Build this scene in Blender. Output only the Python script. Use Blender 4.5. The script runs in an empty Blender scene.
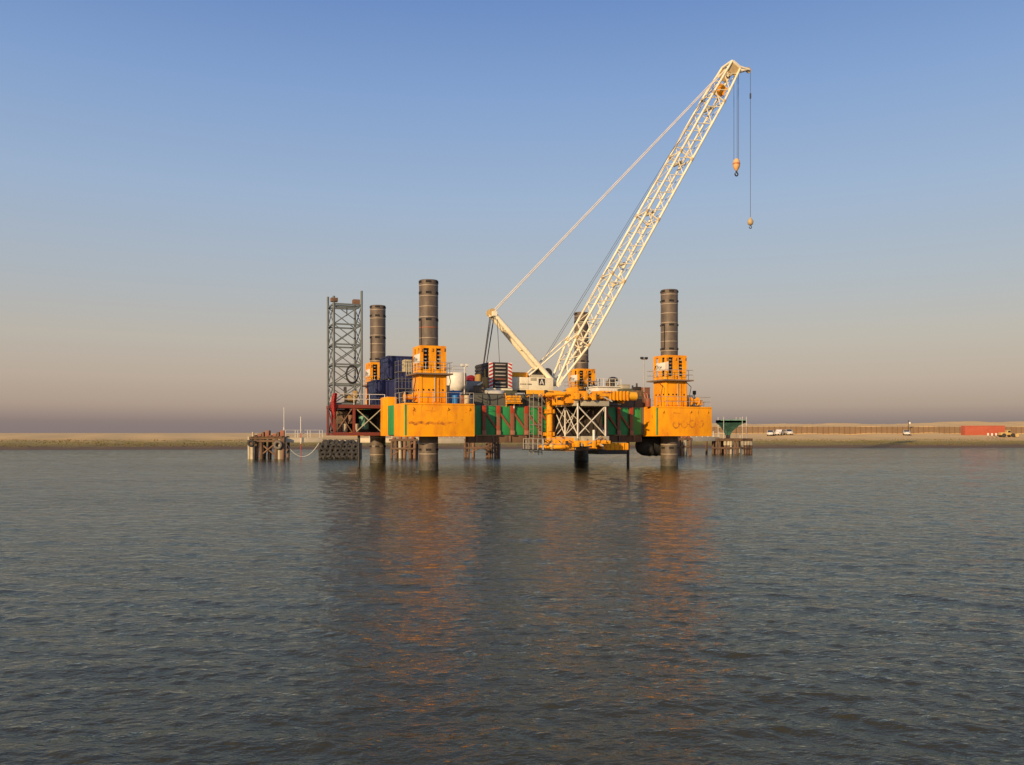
import bpy, bmesh, math, random
import numpy as np
from mathutils import Vector, Matrix, Quaternion

random.seed(7)
rng = np.random.default_rng(11)
SC = bpy.context.scene
COL = SC.collection
R = math.radians

# ------------------------------------------------------------------ camera
F, CX, HZ, CH = 868.0, 512.0, 433.0, 3.6       # focal length (px), centre, horizon row, eye height (m)
cam_d = bpy.data.cameras.new('camera')
cam = bpy.data.objects.new('camera', cam_d)
COL.objects.link(cam)
cam.location = (0, 0, CH)
cam.rotation_euler = (R(90), 0, 0)
cam_d.sensor_fit = 'HORIZONTAL'
cam_d.sensor_width = 36
cam_d.lens = 36 * F / 1024
cam_d.shift_y = (HZ - 382.5) / 1024
cam_d.clip_start = 0.5
cam_d.clip_end = 20000
SC.camera = cam
SC.render.resolution_x, SC.render.resolution_y = 1024, 765

# ------------------------------------------------------------------ sky, sun, exposure
SUN_EL, SUN_AZ = R(17), R(212)                  # azimuth clockwise from +Y
sv = Vector((math.sin(SUN_AZ) * math.cos(SUN_EL), math.cos(SUN_AZ) * math.cos(SUN_EL), math.sin(SUN_EL)))
w = bpy.data.worlds.new('World'); SC.world = w; w.use_nodes = True
nt = w.node_tree; nt.nodes.clear()
sky = nt.nodes.new('ShaderNodeTexSky'); sky.sky_type = 'NISHITA'
sky.sun_disc = False
sky.sun_elevation = SUN_EL; sky.sun_rotation = SUN_AZ
sky.air_density = 1.3; sky.dust_density = 2.2; sky.ozone_density = 1.5
tc = nt.nodes.new('ShaderNodeTexCoord')
sep = nt.nodes.new('ShaderNodeSeparateXYZ'); nt.links.new(tc.outputs['Generated'], sep.inputs[0])
ramp = nt.nodes.new('ShaderNodeValToRGB'); nt.links.new(sep.outputs['Z'], ramp.inputs[0])
SKY_RAMP = [(0.0, (.265, .212, .21)), (0.012, (.29, .225, .215)), (0.03, (.455, .345, .285)), (0.06, (.525, .42, .35)), (0.105, (.53, .475, .42)),
            (0.165, (.455, .49, .535)), (0.259, (.36, .475, .665)), (0.358, (.245, .385, .67)), (0.446, (.155, .28, .60)), (0.62, (.10, .20, .46)), (1.0, (.06, .13, .33))]
el = ramp.color_ramp.elements
while len(el) < len(SKY_RAMP): el.new(0.5)
for e, (p, c) in zip(el, SKY_RAMP): e.position = p; e.color = (*c, 1)
hz_mul = nt.nodes.new('ShaderNodeVectorMath'); hz_mul.operation = 'SCALE'
nt.links.new(ramp.outputs[0], hz_mul.inputs[0]); hz_mul.inputs['Scale'].default_value = 10.0
mixn = nt.nodes.new('ShaderNodeMix'); mixn.data_type = 'RGBA'; mixn.inputs['Factor'].default_value = 0.82
nt.links.new(sky.outputs[0], mixn.inputs['A']); nt.links.new(hz_mul.outputs[0], mixn.inputs['B'])
bg = nt.nodes.new('ShaderNodeBackground'); bg.inputs['Strength'].default_value = 0.1
out = nt.nodes.new('ShaderNodeOutputWorld')
nt.links.new(mixn.outputs['Result'], bg.inputs['Color']); nt.links.new(bg.outputs[0], out.inputs['Surface'])

sun_d = bpy.data.lights.new('sun', 'SUN'); sun = bpy.data.objects.new('sun', sun_d); COL.objects.link(sun)
sun_d.energy = 5.0; sun_d.angle = R(0.6); sun_d.color = (1.0, .72, .42)
sun.rotation_mode = 'QUATERNION'; sun.rotation_quaternion = (-sv).to_track_quat('-Z', 'Y')
sun.location = (-60, -60, 60)
vs = SC.view_settings
vs.view_transform = 'Standard'; vs.look = 'None'; vs.exposure = 0.0; vs.gamma = 1.0; vs.use_curve_mapping = False

# ------------------------------------------------------------------ materials
MATS = {}
def mat(name, col, rough=.6, col2=None, amt=.5, scale=1.0, stretch=(1, 1, 1), metal=0.0, bump=0.0, spec=.5, thr=(.45, .7), rust=None):
    if name in MATS: return MATS[name]
    m = bpy.data.materials.new(name); m.use_nodes = True
    n = m.node_tree; b = n.nodes['Principled BSDF']
    b.inputs['Roughness'].default_value = rough; b.inputs['Metallic'].default_value = metal
    b.inputs['Specular IOR Level'].default_value = spec
    geo = n.nodes.new('ShaderNodeNewGeometry')
    mp = n.nodes.new('ShaderNodeMapping'); mp.inputs['Scale'].default_value = [scale * s for s in stretch]
    n.links.new(geo.outputs['Position'], mp.inputs[0])
    no = n.nodes.new('ShaderNodeTexNoise'); no.inputs['Scale'].default_value = 1.0; no.inputs['Detail'].default_value = 6; no.inputs['Roughness'].default_value = .65
    n.links.new(mp.outputs[0], no.inputs['Vector'])
    r1 = n.nodes.new('ShaderNodeMapRange'); r1.inputs['From Min'].default_value = thr[0]; r1.inputs['From Max'].default_value = thr[1]; r1.inputs['To Max'].default_value = amt
    n.links.new(no.outputs['Fac'], r1.inputs['Value'])
    mx = n.nodes.new('ShaderNodeMix'); mx.data_type = 'RGBA'
    c2 = col2 if col2 else tuple(c * .6 for c in col)
    mx.inputs['A'].default_value = (*col, 1); mx.inputs['B'].default_value = (*c2, 1)
    n.links.new(r1.outputs[0], mx.inputs['Factor']); last = mx.outputs['Result']
    if rust:
        mp2 = n.nodes.new('ShaderNodeMapping'); mp2.inputs['Scale'].default_value = (2.6, 2.6, .45); n.links.new(geo.outputs['Position'], mp2.inputs[0])
        n2 = n.nodes.new('ShaderNodeTexNoise'); n2.inputs['Scale'].default_value = 1.0; n2.inputs['Detail'].default_value = 8; n2.inputs['Roughness'].default_value = .7
        n.links.new(mp2.outputs[0], n2.inputs['Vector'])
        r2 = n.nodes.new('ShaderNodeMapRange'); r2.inputs['From Min'].default_value = rust[1]; r2.inputs['From Max'].default_value = rust[1] + .09; r2.inputs['To Max'].default_value = .85
        n.links.new(n2.outputs['Fac'], r2.inputs['Value'])
        m2 = n.nodes.new('ShaderNodeMix'); m2.data_type = 'RGBA'; m2.inputs['B'].default_value = (*rust[0], 1)
        n.links.new(r2.outputs[0], m2.inputs['Factor']); n.links.new(last, m2.inputs['A']); last = m2.outputs['Result']
    n.links.new(last, b.inputs['Base Color'])
    if bump:
        bp = n.nodes.new('ShaderNodeBump'); bp.inputs['Strength'].default_value = bump; bp.inputs['Distance'].default_value = .05
        n.links.new(no.outputs['Fac'], bp.inputs['Height']); n.links.new(bp.outputs[0], b.inputs['Normal'])
    MATS[name] = m
    return m

ORANGE = mat('orange_paint', (.90, .368, .006), .5, (.62, .19, .015), .8, .8, (1, 1, .45), thr=(.42, .68), spec=.25, rust=((.22, .085, .03), .615))
ORANGE2 = mat('orange_machine_paint', (.88, .37, .015), .5, (.5, .17, .02), .7, 1.6, thr=(.45, .7), spec=.25, rust=((.16, .07, .03), .58))
GREEN = mat('green_paint', (.026, .29, .075), .5, (.025, .15, .05), .7, 1.2, (1, 1, .4), rust=((.12, .07, .035), .63))
RUST = mat('rust_red_paint', (.30, .07, .028), .7, (.20, .11, .065), .9, 1.1, thr=(.4, .6))
RED = mat('red_frame_paint', (.20, .034, .02), .6, (.13, .045, .025), .7, 1.8)
REDB = mat('bright_red', (.50, .035, .03), .6, (.3, .03, .03), .5, 3)
WHITE = mat('white_paint', (.74, .70, .60), .5, (.5, .42, .3), .5, 1.5)
CREAM = mat('cream_crane_paint', (.88, .80, .57), .45, (.62, .47, .25), .6, 1.2, rust=((.36, .22, .10), .62))
BEIGE = mat('beige_steel', (.42, .38, .27), .65, (.3, .24, .15), .6, 1.3)
NAVY = mat('navy_container_paint', (.022, .028, .10), .55, (.03, .025, .05), .6, .9)
BLUE = mat('blue_plastic', (.04, .22, .55), .5)
BLACK = mat('black_steel', (.025, .022, .02), .6, (.06, .045, .03), .6, 1.5)
DARK = mat('dark_interior', (.012, .010, .009), .8)
GREY = mat('grey_bulwark_paint', (.085, .092, .075), .65, (.10, .08, .06), .6, .9, (1, 1, .4))
DECK = mat('deck_plate', (.13, .12, .10), .8, (.2, .12, .07), .6, .5)
LEGM = mat('leg_steel', (.14, .103, .068), .62, (.05, .037, .027), .8, 1.4, (1, 1, .5), metal=.1, thr=(.4, .7))
LEGRING = mat('leg_ring_steel', (.38, .31, .22), .55, (.2, .14, .09), .6, 3)
GALV = mat('galvanised_steel', (.42, .40, .35), .5, (.25, .2, .14), .5, 3, metal=.2)
TEAL = mat('grey_green_tower_paint', (.125, .15, .15), .6, (.09, .075, .06), .6, 1.5)
ROPE = mat('wire_rope', (.05, .045, .045), .6)
PEND = mat('pendant_bar_paint', (.74, .68, .58), .5)
TIMBER = mat('weathered_timber', (.15, .085, .045), .85, (.05, .035, .025), .8, 1.2, (1, 1, .3), bump=.3)
TIMBERL = mat('pale_pile_sleeve', (.5, .42, .28), .7, (.25, .17, .1), .8, 1.5, (1, 1, .4))
PILE = mat('rusty_pile_steel', (.21, .115, .065), .8, (.06, .04, .03), .85, 1.2, (1, 1, .35))
RUBBER = mat('black_rubber', (.028, .026, .024), .75, (.06, .05, .04), .6, 2.5, bump=.2)
CONC = mat('pale_walkway', (.68, .58, .40), .8, (.5, .4, .26), .6, .8)
HOPPER = mat('green_hopper_paint', (.14, .33, .22), .55, (.06, .09, .06), .6, 1)
CONTRED = mat('red_container_paint', (.42, .10, .05), .6, (.34, .07, .04), .6, .5)
GLASS = mat('dark_glass', (.02, .025, .03), .08)
CARW = mat('white_car_paint', (.62, .60, .56), .3)
WALLM = mat('brown_retaining_wall', (.23, .145, .075), .85, (.18, .11, .06), .7, .4)
YELLOW = mat('yellow_plant_paint', (.55, .38, .13), .55, (.4, .26, .1), .6, 1)
SCUFF = mat('scuffed_rubber_mark', (.82, .29, .008), .6, (.30, .105, .02), 1.0, 2.2, thr=(.40, .66), spec=.25)
WARN = mat('warning_white', (.75, .72, .66), .5)

# ------------------------------------------------------------------ mesh helpers
def finish(me, ang=40):
    try:
        me.shade_smooth(); me.set_sharp_from_angle(angle=R(ang))
    except Exception: pass
    return me

def bm_to_mesh(bm, name, m, smooth=True):
    me = bpy.data.meshes.new(name); bm.normal_update(); bm.to_mesh(me); bm.free()
    me.materials.append(m)
    if smooth: finish(me)
    return me

def link(name, me, parent=None, loc=(0, 0, 0)):
    o = bpy.data.objects.new(name, me); COL.objects.link(o)
    if parent is not None: o.parent = parent
    o.location = loc
    return o

UNIT = {}
def unit_cyl(m, n=10):
    k = ('c', m.name, n)
    if k not in UNIT:
        bm = bmesh.new(); bmesh.ops.create_cone(bm, cap_ends=True, segments=n, radius1=1, radius2=1, depth=1)
        UNIT[k] = bm_to_mesh(bm, 'tube_' + m.name, m)
    return UNIT[k]
def unit_box(m):
    k = ('b', m.name)
    if k not in UNIT:
        bm = bmesh.new(); bmesh.ops.create_cube(bm, size=1)
        UNIT[k] = bm_to_mesh(bm, 'bar_' + m.name, m, False)
    return UNIT[k]

def add_box(bm, x0, x1, y0, y1, z0, z1, bev=0.0):
    r = bmesh.ops.create_cube(bm, size=1)
    vs_ = r['verts']
    for v in vs_:
        v.co = Vector((x0 + (v.co.x + .5) * (x1 - x0), y0 + (v.co.y + .5) * (y1 - y0), z0 + (v.co.z + .5) * (z1 - z0)))
    if bev:
        es = list({e for v in vs_ for e in v.link_edges})
        bmesh.ops.bevel(bm, geom=es, offset=bev, segments=2, affect='EDGES', profile=.6)

def add_tube(bm, p0, p1, r0, r1=None, n=10):
    p0 = Vector(p0); p1 = Vector(p1); r1 = r0 if r1 is None else r1
    d = p1 - p0
    M = Matrix.Translation((p0 + p1) / 2) @ d.to_track_quat('Z', 'Y').to_matrix().to_4x4()
    bmesh.ops.create_cone(bm, cap_ends=True, segments=n, radius1=r0, radius2=r1, depth=d.length, matrix=M)

def add_bar(bm, p0, p1, wd, ht):
    p0 = Vector(p0); p1 = Vector(p1); d = p1 - p0
    M = Matrix.Translation((p0 + p1) / 2) @ d.to_track_quat('Z', 'Y').to_matrix().to_4x4() @ Matrix.Diagonal((wd, ht, d.length, 1))
    bmesh.ops.create_cube(bm, size=1, matrix=M)

def add_lathe(bm, prof, n=24, axis='Z', at=(0, 0, 0)):
    """prof: (radius, height) list, revolved about an axis through at"""
    at = Vector(at); rings = []
    def pt(r, h, t):
        c, s = math.cos(t) * r, math.sin(t) * r
        return at + {'Z': Vector((c, s, h)), 'X': Vector((h, c, s)), 'Y': Vector((s, h, c))}[axis]
    for r, h in prof:
        rings.append([bm.verts.new(pt(max(r, 1e-4), h, 2 * math.pi * i / n)) for i in range(n)])
    for a, b in zip(rings, rings[1:]):
        for i in range(n):
            bm.faces.new((a[i], a[(i + 1) % n], b[(i + 1) % n], b[i]))
    bm.faces.new(list(reversed(rings[0]))); bm.faces.new(rings[-1])

def add_torus(bm, R_, r_, at=(0, 0, 0), axis='Y', n=20, k=8, a0=0, a1=2 * math.pi, flat=1.0):
    full = abs(a1 - a0 - 2 * math.pi) < 1e-6
    m_ = n if full else n + 1
    at = Vector(at); rs = []
    for i in range(m_):
        t = a0 + (a1 - a0) * i / n
        ring = []
        for j in range(k):
            s = 2 * math.pi * j / k
            rad = R_ + r_ * math.cos(s); h = r_ * math.sin(s) * flat
            c_, s_ = rad * math.cos(t), rad * math.sin(t)
            ring.append(bm.verts.new(at + {'Y': Vector((c_, h, s_)), 'Z': Vector((c_, s_, h)), 'X': Vector((h, c_, s_))}[axis]))
        rs.append(ring)
    for i in range(n):
        a = rs[i]; b = rs[(i + 1) % m_]
        for j in range(k):
            bm.faces.new((a[j], a[(j + 1) % k], b[(j + 1) % k], b[j]))

class Th:
    """a thing: an Empty at its base; child coordinates are given in the thing's frame minus org"""
    def __init__(s, name, label, cat, loc, rz=0.0, org=(0, 0, 0), group=None):
        s.o = bpy.data.objects.new(name, None); COL.objects.link(s.o)
        s.o.empty_display_size = .3
        s.o.location = loc; s.o.rotation_euler = (0, 0, rz)
        s.o['label'] = label; s.o['category'] = cat
        if group: s.o['group'] = group
        s.org = Vector(org)
    def L(s, p): return Vector(p) - s.org
    def mesh(s, name, fn, m, parent=None):
        bm = bmesh.new(); fn(bm)
        for v in bm.verts: v.co -= s.org
        bmesh.ops.recalc_face_normals(bm, faces=bm.faces)
        return link(name, bm_to_mesh(bm, name, m), parent or s.o)
    def box(s, name, x0, x1, y0, y1, z0, z1, m, bev=0.0, parent=None):
        return s.mesh(name, lambda bm: add_box(bm, min(x0, x1), max(x0, x1), min(y0, y1), max(y0, y1), min(z0, z1), max(z0, z1), bev), m, parent)
    def bar(s, name, p0, p1, wd, ht, m, parent=None):
        p0 = s.L(p0); p1 = s.L(p1); d = p1 - p0
        o = link(name, unit_box(m), parent or s.o, (p0 + p1) / 2)
        o.rotation_mode = 'QUATERNION'; o.rotation_quaternion = d.to_track_quat('Z', 'Y'); o.scale = (wd, ht, d.length)
        return o
    def tube(s, name, p0, p1, r, m, parent=None, n=10):
        p0 = s.L(p0); p1 = s.L(p1); d = p1 - p0
        o = link(name, unit_cyl(m, n), parent or s.o, (p0 + p1) / 2)
        o.rotation_mode = 'QUATERNION'; o.rotation_quaternion = d.to_track_quat('Z', 'Y'); o.scale = (r, r, d.length)
        return o
    def railing(s, pts, h, gap, m=None, r=.022, name='railing', closed=False, parent=None):
        """one railing: handrails are one mesh; each post is a child (or, under a parent part, joined as its sub-part)"""
        m = m or GALV
        P = [Vector(p) for p in pts]
        segs = list(zip(P, P[1:])) + ([(P[-1], P[0])] if closed else [])
        posts = []
        for a, b in segs:
            k = max(1, round((b - a).length / gap))
            posts += [a.lerp(b, i / k) for i in range(k)]
        if not closed: posts.append(P[-1])
        def fn(bm):
            for a, b in segs:
                for f in (1, .52): add_tube(bm, a + Vector((0, 0, h * f)), b + Vector((0, 0, h * f)), r, n=6)
            if parent is not None:
                for q in posts: add_tube(bm, q, q + Vector((0, 0, h)), r, n=6)
        ro = s.mesh(name, fn, m, parent)
        if parent is None:
            for q in posts: s.tube('rail_post', q, q + Vector((0, 0, h)), r, m, ro, 6)
        return ro

def one(name, fn, m, label, cat, loc=(0, 0, 0), rz=0, group=None, kind=None):
    bm = bmesh.new(); fn(bm)
    bmesh.ops.recalc_face_normals(bm, faces=bm.faces)
    o = link(name, bm_to_mesh(bm, name, m), None, loc); o.rotation_euler = (0, 0, rz)
    o['label'] = label; o['category'] = cat
    if group: o['group'] = group
    return o

# ------------------------------------------------------------------ frames
A = R(22); CA, SA = math.cos(A), math.sin(A)
FL = (-8.13, 84.6); LP, WQ = 27.3, 21.4           # front-left leg, leg spacing along the hull and across it
def BW(p, q, z=0): return Vector((FL[0] + CA * p - SA * q, FL[1] + SA * p + CA * q, z))
def pp(px, q):
    k = (px - CX) / F
    return (k * (FL[1] + CA * q) - FL[0] + SA * q) / (CA - SA * k)
def zz(py, p, q): return CH + (HZ - py) * (FL[1] + CA * q + SA * p) / F
def fb(x0, x1, y0, y1, q):
    p0, p1 = pp(x0, q), pp(x1, q); pm = (p0 + p1) / 2
    return p0, p1, zz(y1, pm, q), zz(y0, pm, q)
def W(px, py, Y): return Vector(((px - CX) / F * Y, Y, CH + (HZ - py) * Y / F))
def BT(name, label, cat, p, q, z, group=None): return Th(name, label, cat, BW(p, q, z), A, (p, q, z), group)
def WT(name, label, cat, loc, group=None): return Th(name, label, cat, loc, 0, loc, group)
DZ = 6.4

# ================================================================== THE SETTING
# ---- water
def build_water():
    ys = list(np.arange(-60, 4, 4.0)); y = 4.0
    while y < 235:
        ys.append(y); y += max(.03, .0044 * y)
    ys = np.array(ys); nx = 900
    tt = np.linspace(-1, 1, nx)
    hw = np.maximum(ys, 8) * .66 + 11
    X = tt[None, :] * hw[:, None]; Y = np.repeat(ys[:, None], nx, 1)
    dx = (2 * hw / nx)[:, None]; dy = np.gradient(ys)[:, None]
    Z = np.zeros_like(X)
    lam = np.exp(np.linspace(np.log(.17), np.log(4.5), 72))
    wind = R(250)
    for i, l in enumerate(lam):
        k = 2 * np.pi / l
        spread = .75 if l < 1 else .5
        th = wind + rng.normal(0, spread)
        slope = .024 * (1.0 if l < .5 else (.5 / l) ** .8)
        a = slope / k * 1.25
        kx, ky = k * np.cos(th), k * np.sin(th)
        res = np.maximum(abs(np.cos(th)) * dx, abs(np.sin(th)) * dy) + .35 * np.minimum(dx, dy)
        fade = np.clip((l / res - 2.5) / 2.0, 0, 1)
        if fade.max() <= 0: continue
        # slow patches of rougher and smoother water
        px_, py_ = rng.uniform(.02, .09, 2); ph2 = rng.uniform(0, 6.28)
        env = .8 + .35 * np.sin(px_ * X + py_ * Y + ph2)
        ph = kx * X + ky * Y + rng.uniform(0, 6.28) + .5 * np.sin(.13 * k * X * .3 + i)
        Z += fade * env * a * (np.sin(ph) - .30 * np.cos(2 * ph))
    V = np.stack([X, Y, Z], -1).reshape(-1, 3)
    ny = len(ys)
    idx = np.arange(ny * nx).reshape(ny, nx)
    Fq = np.stack([idx[:-1, :-1], idx[:-1, 1:], idx[1:, 1:], idx[1:, :-1]], -1).reshape(-1, 4)
    me = bpy.data.meshes.new('water')
    me.vertices.add(len(V)); me.vertices.foreach_set('co', V.ravel().astype(np.float32))
    me.loops.add(Fq.size); me.loops.foreach_set('vertex_index', Fq.ravel().astype(np.int32))
    me.polygons.add(len(Fq)); me.polygons.foreach_set('loop_start', np.arange(0, Fq.size, 4, dtype=np.int32))
    me.polygons.foreach_set('loop_total', np.full(len(Fq), 4, dtype=np.int32))
    me.update(); me.validate(); me.shade_smooth()
    m = bpy.data.materials.new('murky_water'); m.use_nodes = True; n = m.node_tree; n.nodes.clear()
    geo = n.nodes.new('ShaderNodeNewGeometry')
    def noise(sx, sy, det, rot):
        mp = n.nodes.new('ShaderNodeMapping'); mp.inputs['Scale'].default_value = (sx, sy, 1); mp.inputs['Rotation'].default_value = (0, 0, R(rot))
        n.links.new(geo.outputs['Position'], mp.inputs[0])
        t = n.nodes.new('ShaderNodeTexNoise'); t.inputs['Scale'].default_value = 1; t.inputs['Detail'].default_value = det; t.inputs['Roughness'].default_value = .6
        n.links.new(mp.outputs[0], t.inputs['Vector']); return t.outputs['Fac']
    # wind patches: broad rougher and smoother areas
    wind_r = n.nodes.new('ShaderNodeMapRange'); wind_r.inputs['From Min'].default_value = .35; wind_r.inputs['From Max'].default_value = .65; wind_r.inputs['To Min'].default_value = .7; wind_r.inputs['To Max'].default_value = 1.0
    n.links.new(noise(.018, .06, 4, 6), wind_r.inputs['Value'])
    prev = None
    for sx, sy, det, rot, dist in ((.45, .9, 2, -10, .10), (1.3, 2.4, 4, -17, .085), (4.5, 8.0, 4, -12, .03)):
        bp = n.nodes.new('ShaderNodeBump'); n.links.new(wind_r.outputs[0], bp.inputs['Strength']); bp.inputs['Distance'].default_value = dist
        n.links.new(noise(sx, sy, det, rot), bp.inputs['Height'])
        if prev: n.links.new(prev.outputs[0], bp.inputs['Normal'])
        prev = bp
    di = n.nodes.new('ShaderNodeBsdfDiffuse'); di.inputs['Color'].default_value = (.044, .040, .021, 1)
    gl = n.nodes.new('ShaderNodeBsdfGlossy'); gl.inputs['Color'].default_value = (.82, .85, .77, 1); gl.inputs['Roughness'].default_value = .07
    fr = n.nodes.new('ShaderNodeFresnel'); fr.inputs['IOR'].default_value = 1.333
    ms = n.nodes.new('ShaderNodeMixShader'); ou = n.nodes.new('ShaderNodeOutputMaterial')
    for k in (di, gl, fr): n.links.new(prev.outputs[0], k.inputs['Normal'])
    n.links.new(fr.outputs[0], ms.inputs[0]); n.links.new(di.outputs[0], ms.inputs[1]); n.links.new(gl.outputs[0], ms.inputs[2])
    n.links.new(ms.outputs[0], ou.inputs['Surface'])
    me.materials.append(m)
    o = link('water', me); o['kind'] = 'structure'
build_water()

# ---- seabed and shore: one sheet out to the horizon
def ss(x, a, b):
    t = np.clip((x - a) / (b - a), 0, 1); return t * t * (3 - 2 * t)
def shore_y(X): return 184 + .12 * (X + 108)
def terrain_z(X, Y):
    t = Y - shore_y(X)
    left = np.interp(t, [-400, -40, -6, 0, 7, 28, 60, 150, 400, 9000], [-5, -4, -.6, 0, .5, 1.55, 2.25, 2.85, 3.25, 3.4])
    right = np.interp(t, [-400, -40, -6, 0, 7, 28, 58, 62, 64, 100, 300, 9000], [-5, -4, -.6, 0, .55, 1.75, 3.25, 3.35, 5.6, 6.75, 6.9, 6.4])
    r = ss(X, 12, 42)
    z = left * (1 - r) + right * r
    und = .22 * np.sin(X * .11 + 1.3 * np.sin(Y * .07)) + .14 * np.sin(X * .31 + Y * .13) + .1 * np.sin(Y * .41 - X * .17)
    z = z + und * np.clip((t - 8) / 30, 0, 1) * (1 - .5 * r)
    mound = 1.0 * np.exp(-((X - 178) / 26) ** 2 - ((t - 105) / 25) ** 2)
    z = z + mound + np.clip(t, 0, 5) / 5 * .10 * np.sin(X * .5 + 2 * np.sin(X * .13))
    z = z + r * np.clip((t - 66) / 10, 0, 1) * (.3 * np.sin(X * .21 + 2 * np.sin(X * .063)) + .18 * np.sin(X * .67 + t * .2))
    return z
def build_terrain():
    tr = np.concatenate([np.array([-240, -150, -90, -60, -40, -25, -12, -6]), np.arange(-3, 70, 1.0), np.arange(70, 160, 4.0), np.geomspace(165, 9000, 30)])
    xs = np.concatenate([np.linspace(-9000, -320, 14), np.arange(-300, 340, 2.0), np.linspace(360, 9000, 14)])
    X, T = np.meshgrid(xs, tr)
    Y = T + shore_y(np.clip(X, -400, 420)); Zt = terrain_z(np.clip(X, -400, 420), Y)
    V = np.stack([X, Y, Zt], -1).reshape(-1, 3); ny, nx = X.shape
    idx = np.arange(ny * nx).reshape(ny, nx)
    Fq = np.stack([idx[:-1, :-1], idx[:-1, 1:], idx[1:, 1:], idx[1:, :-1]], -1).reshape(-1, 4)
    me = bpy.data.meshes.new('ground'); me.from_pydata(V.tolist(), [], Fq.tolist()); me.update(); me.shade_smooth()
    m = bpy.data.materials.new('sandy_shore'); m.use_nodes = True; n = m.node_tree; b = n.nodes['Principled BSDF']
    b.inputs['Roughness'].default_value = .95
    geo = n.nodes.new('ShaderNodeNewGeometry'); sp = n.nodes.new('ShaderNodeSeparateXYZ'); n.links.new(geo.outputs['Position'], sp.inputs[0])
    mp = n.nodes.new('ShaderNodeMapping'); mp.inputs['Scale'].default_value = (.06, .35, .3); n.links.new(geo.outputs['Position'], mp.inputs[0])
    no = n.nodes.new('ShaderNodeTexNoise'); no.inputs['Detail'].default_value = 7; no.inputs['Scale'].default_value = 1; no.inputs['Roughness'].default_value = .7
    n.links.new(mp.outputs[0], no.inputs['Vector'])
    ad = n.nodes.new('ShaderNodeMath'); ad.operation = 'MULTIPLY_ADD'; ad.inputs[1].default_value = 1.9; ad.inputs[2].default_value = -.95
    n.links.new(no.outputs['Fac'], ad.inputs[0])
    ad2 = n.nodes.new('ShaderNodeMath'); n.links.new(ad.outputs[0], ad2.inputs[0]); n.links.new(sp.outputs['Z'], ad2.inputs[1])
    mr = n.nodes.new('ShaderNodeMapRange'); mr.inputs['From Min'].default_value = -.5; mr.inputs['From Max'].default_value = 4.5
    n.links.new(ad2.outputs[0], mr.inputs['Value'])
    cr = n.nodes.new('ShaderNodeValToRGB'); e = cr.color_ramp.elements
    stops = [(.0, (.09, .06, .035)), (.19, (.15, .085, .035)), (.25, (.22, .155, .028)), (.38, (.32, .235, .05)), (.46, (.60, .385, .135)), (.6, (.70, .46, .18)), (1, (.70, .46, .185))]
    while len(e) < len(stops): e.new(.5)
    for q, (p_, c) in zip(e, stops): q.position = p_; q.color = (*c, 1)
    n.links.new(mr.outputs[0], cr.inputs[0]); n.links.new(cr.outputs[0], b.inputs['Base Color'])
    bp = n.nodes.new('ShaderNodeBump'); bp.inputs['Strength'].default_value = .5; bp.inputs['Distance'].default_value = .3
    n.links.new(no.outputs['Fac'], bp.inputs['Height']); n.links.new(bp.outputs[0], b.inputs['Normal'])
    me.materials.append(m)
    o = link('ground', me); o['kind'] = 'structure'
build_terrain()
def gz(X, Y): return float(terrain_z(np.array(float(X)), np.array(float(Y))))

# ---- low marsh grass along the shore (uncountable)
def build_grass():
    N = 26000
    X = rng.uniform(-190, 260, N); t = rng.uniform(6, 40, N) ** 1.0
    Y = shore_y(X) + t; z = terrain_z(X, Y)
    dens = .5 + .5 * np.sin(X * .12 + 1.7 * np.sin(X * .05) + t * .25)
    keep = (rng.uniform(0, 1, N) < .25 + .75 * dens) & ((z > .45) & (z < 1.9))
    X, Y, z = X[keep], Y[keep], z[keep]; n = len(X)
    h = rng.uniform(.08, .26, n); wd = rng.uniform(.06, .2, n); a = rng.uniform(0, 3.14, n)
    lx, ly = rng.normal(0, .1, n), rng.normal(0, .1, n)
    v0 = np.stack([X - np.cos(a) * wd, Y - np.sin(a) * wd, z - .03], -1)
    v1 = np.stack([X + np.cos(a) * wd, Y + np.sin(a) * wd, z - .03], -1)
    v2 = np.stack([X + lx, Y + ly, z + h], -1)
    V = np.stack([v0, v1, v2], 1).reshape(-1, 3)
    me = bpy.data.meshes.new('marsh_grass'); me.from_pydata(V.tolist(), [], np.arange(3 * n).reshape(-1, 3).tolist()); me.update()
    me.materials.append(mat('dry_marsh_grass', (.17, .12, .028), .9, (.13, .10, .025), .9, .15, thr=(.4, .6)))
    o = link('marsh_grass', me); o['kind'] = 'stuff'; o['label'] = 'low ochre green marsh grass along the far shore'; o['category'] = 'grass'
build_grass()

# ================================================================== JACK-UP BARGE
barge = BT('jack_up_barge', 'orange and green jack-up barge standing on four tall steel legs in the water', 'barge', 0, 0, 0)
LEGS = [(0, 0), (LP, 0), (0, WQ), (LP, WQ)]
LEGTOP = [18.45, 19.2, 18.9, 19.5]

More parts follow.
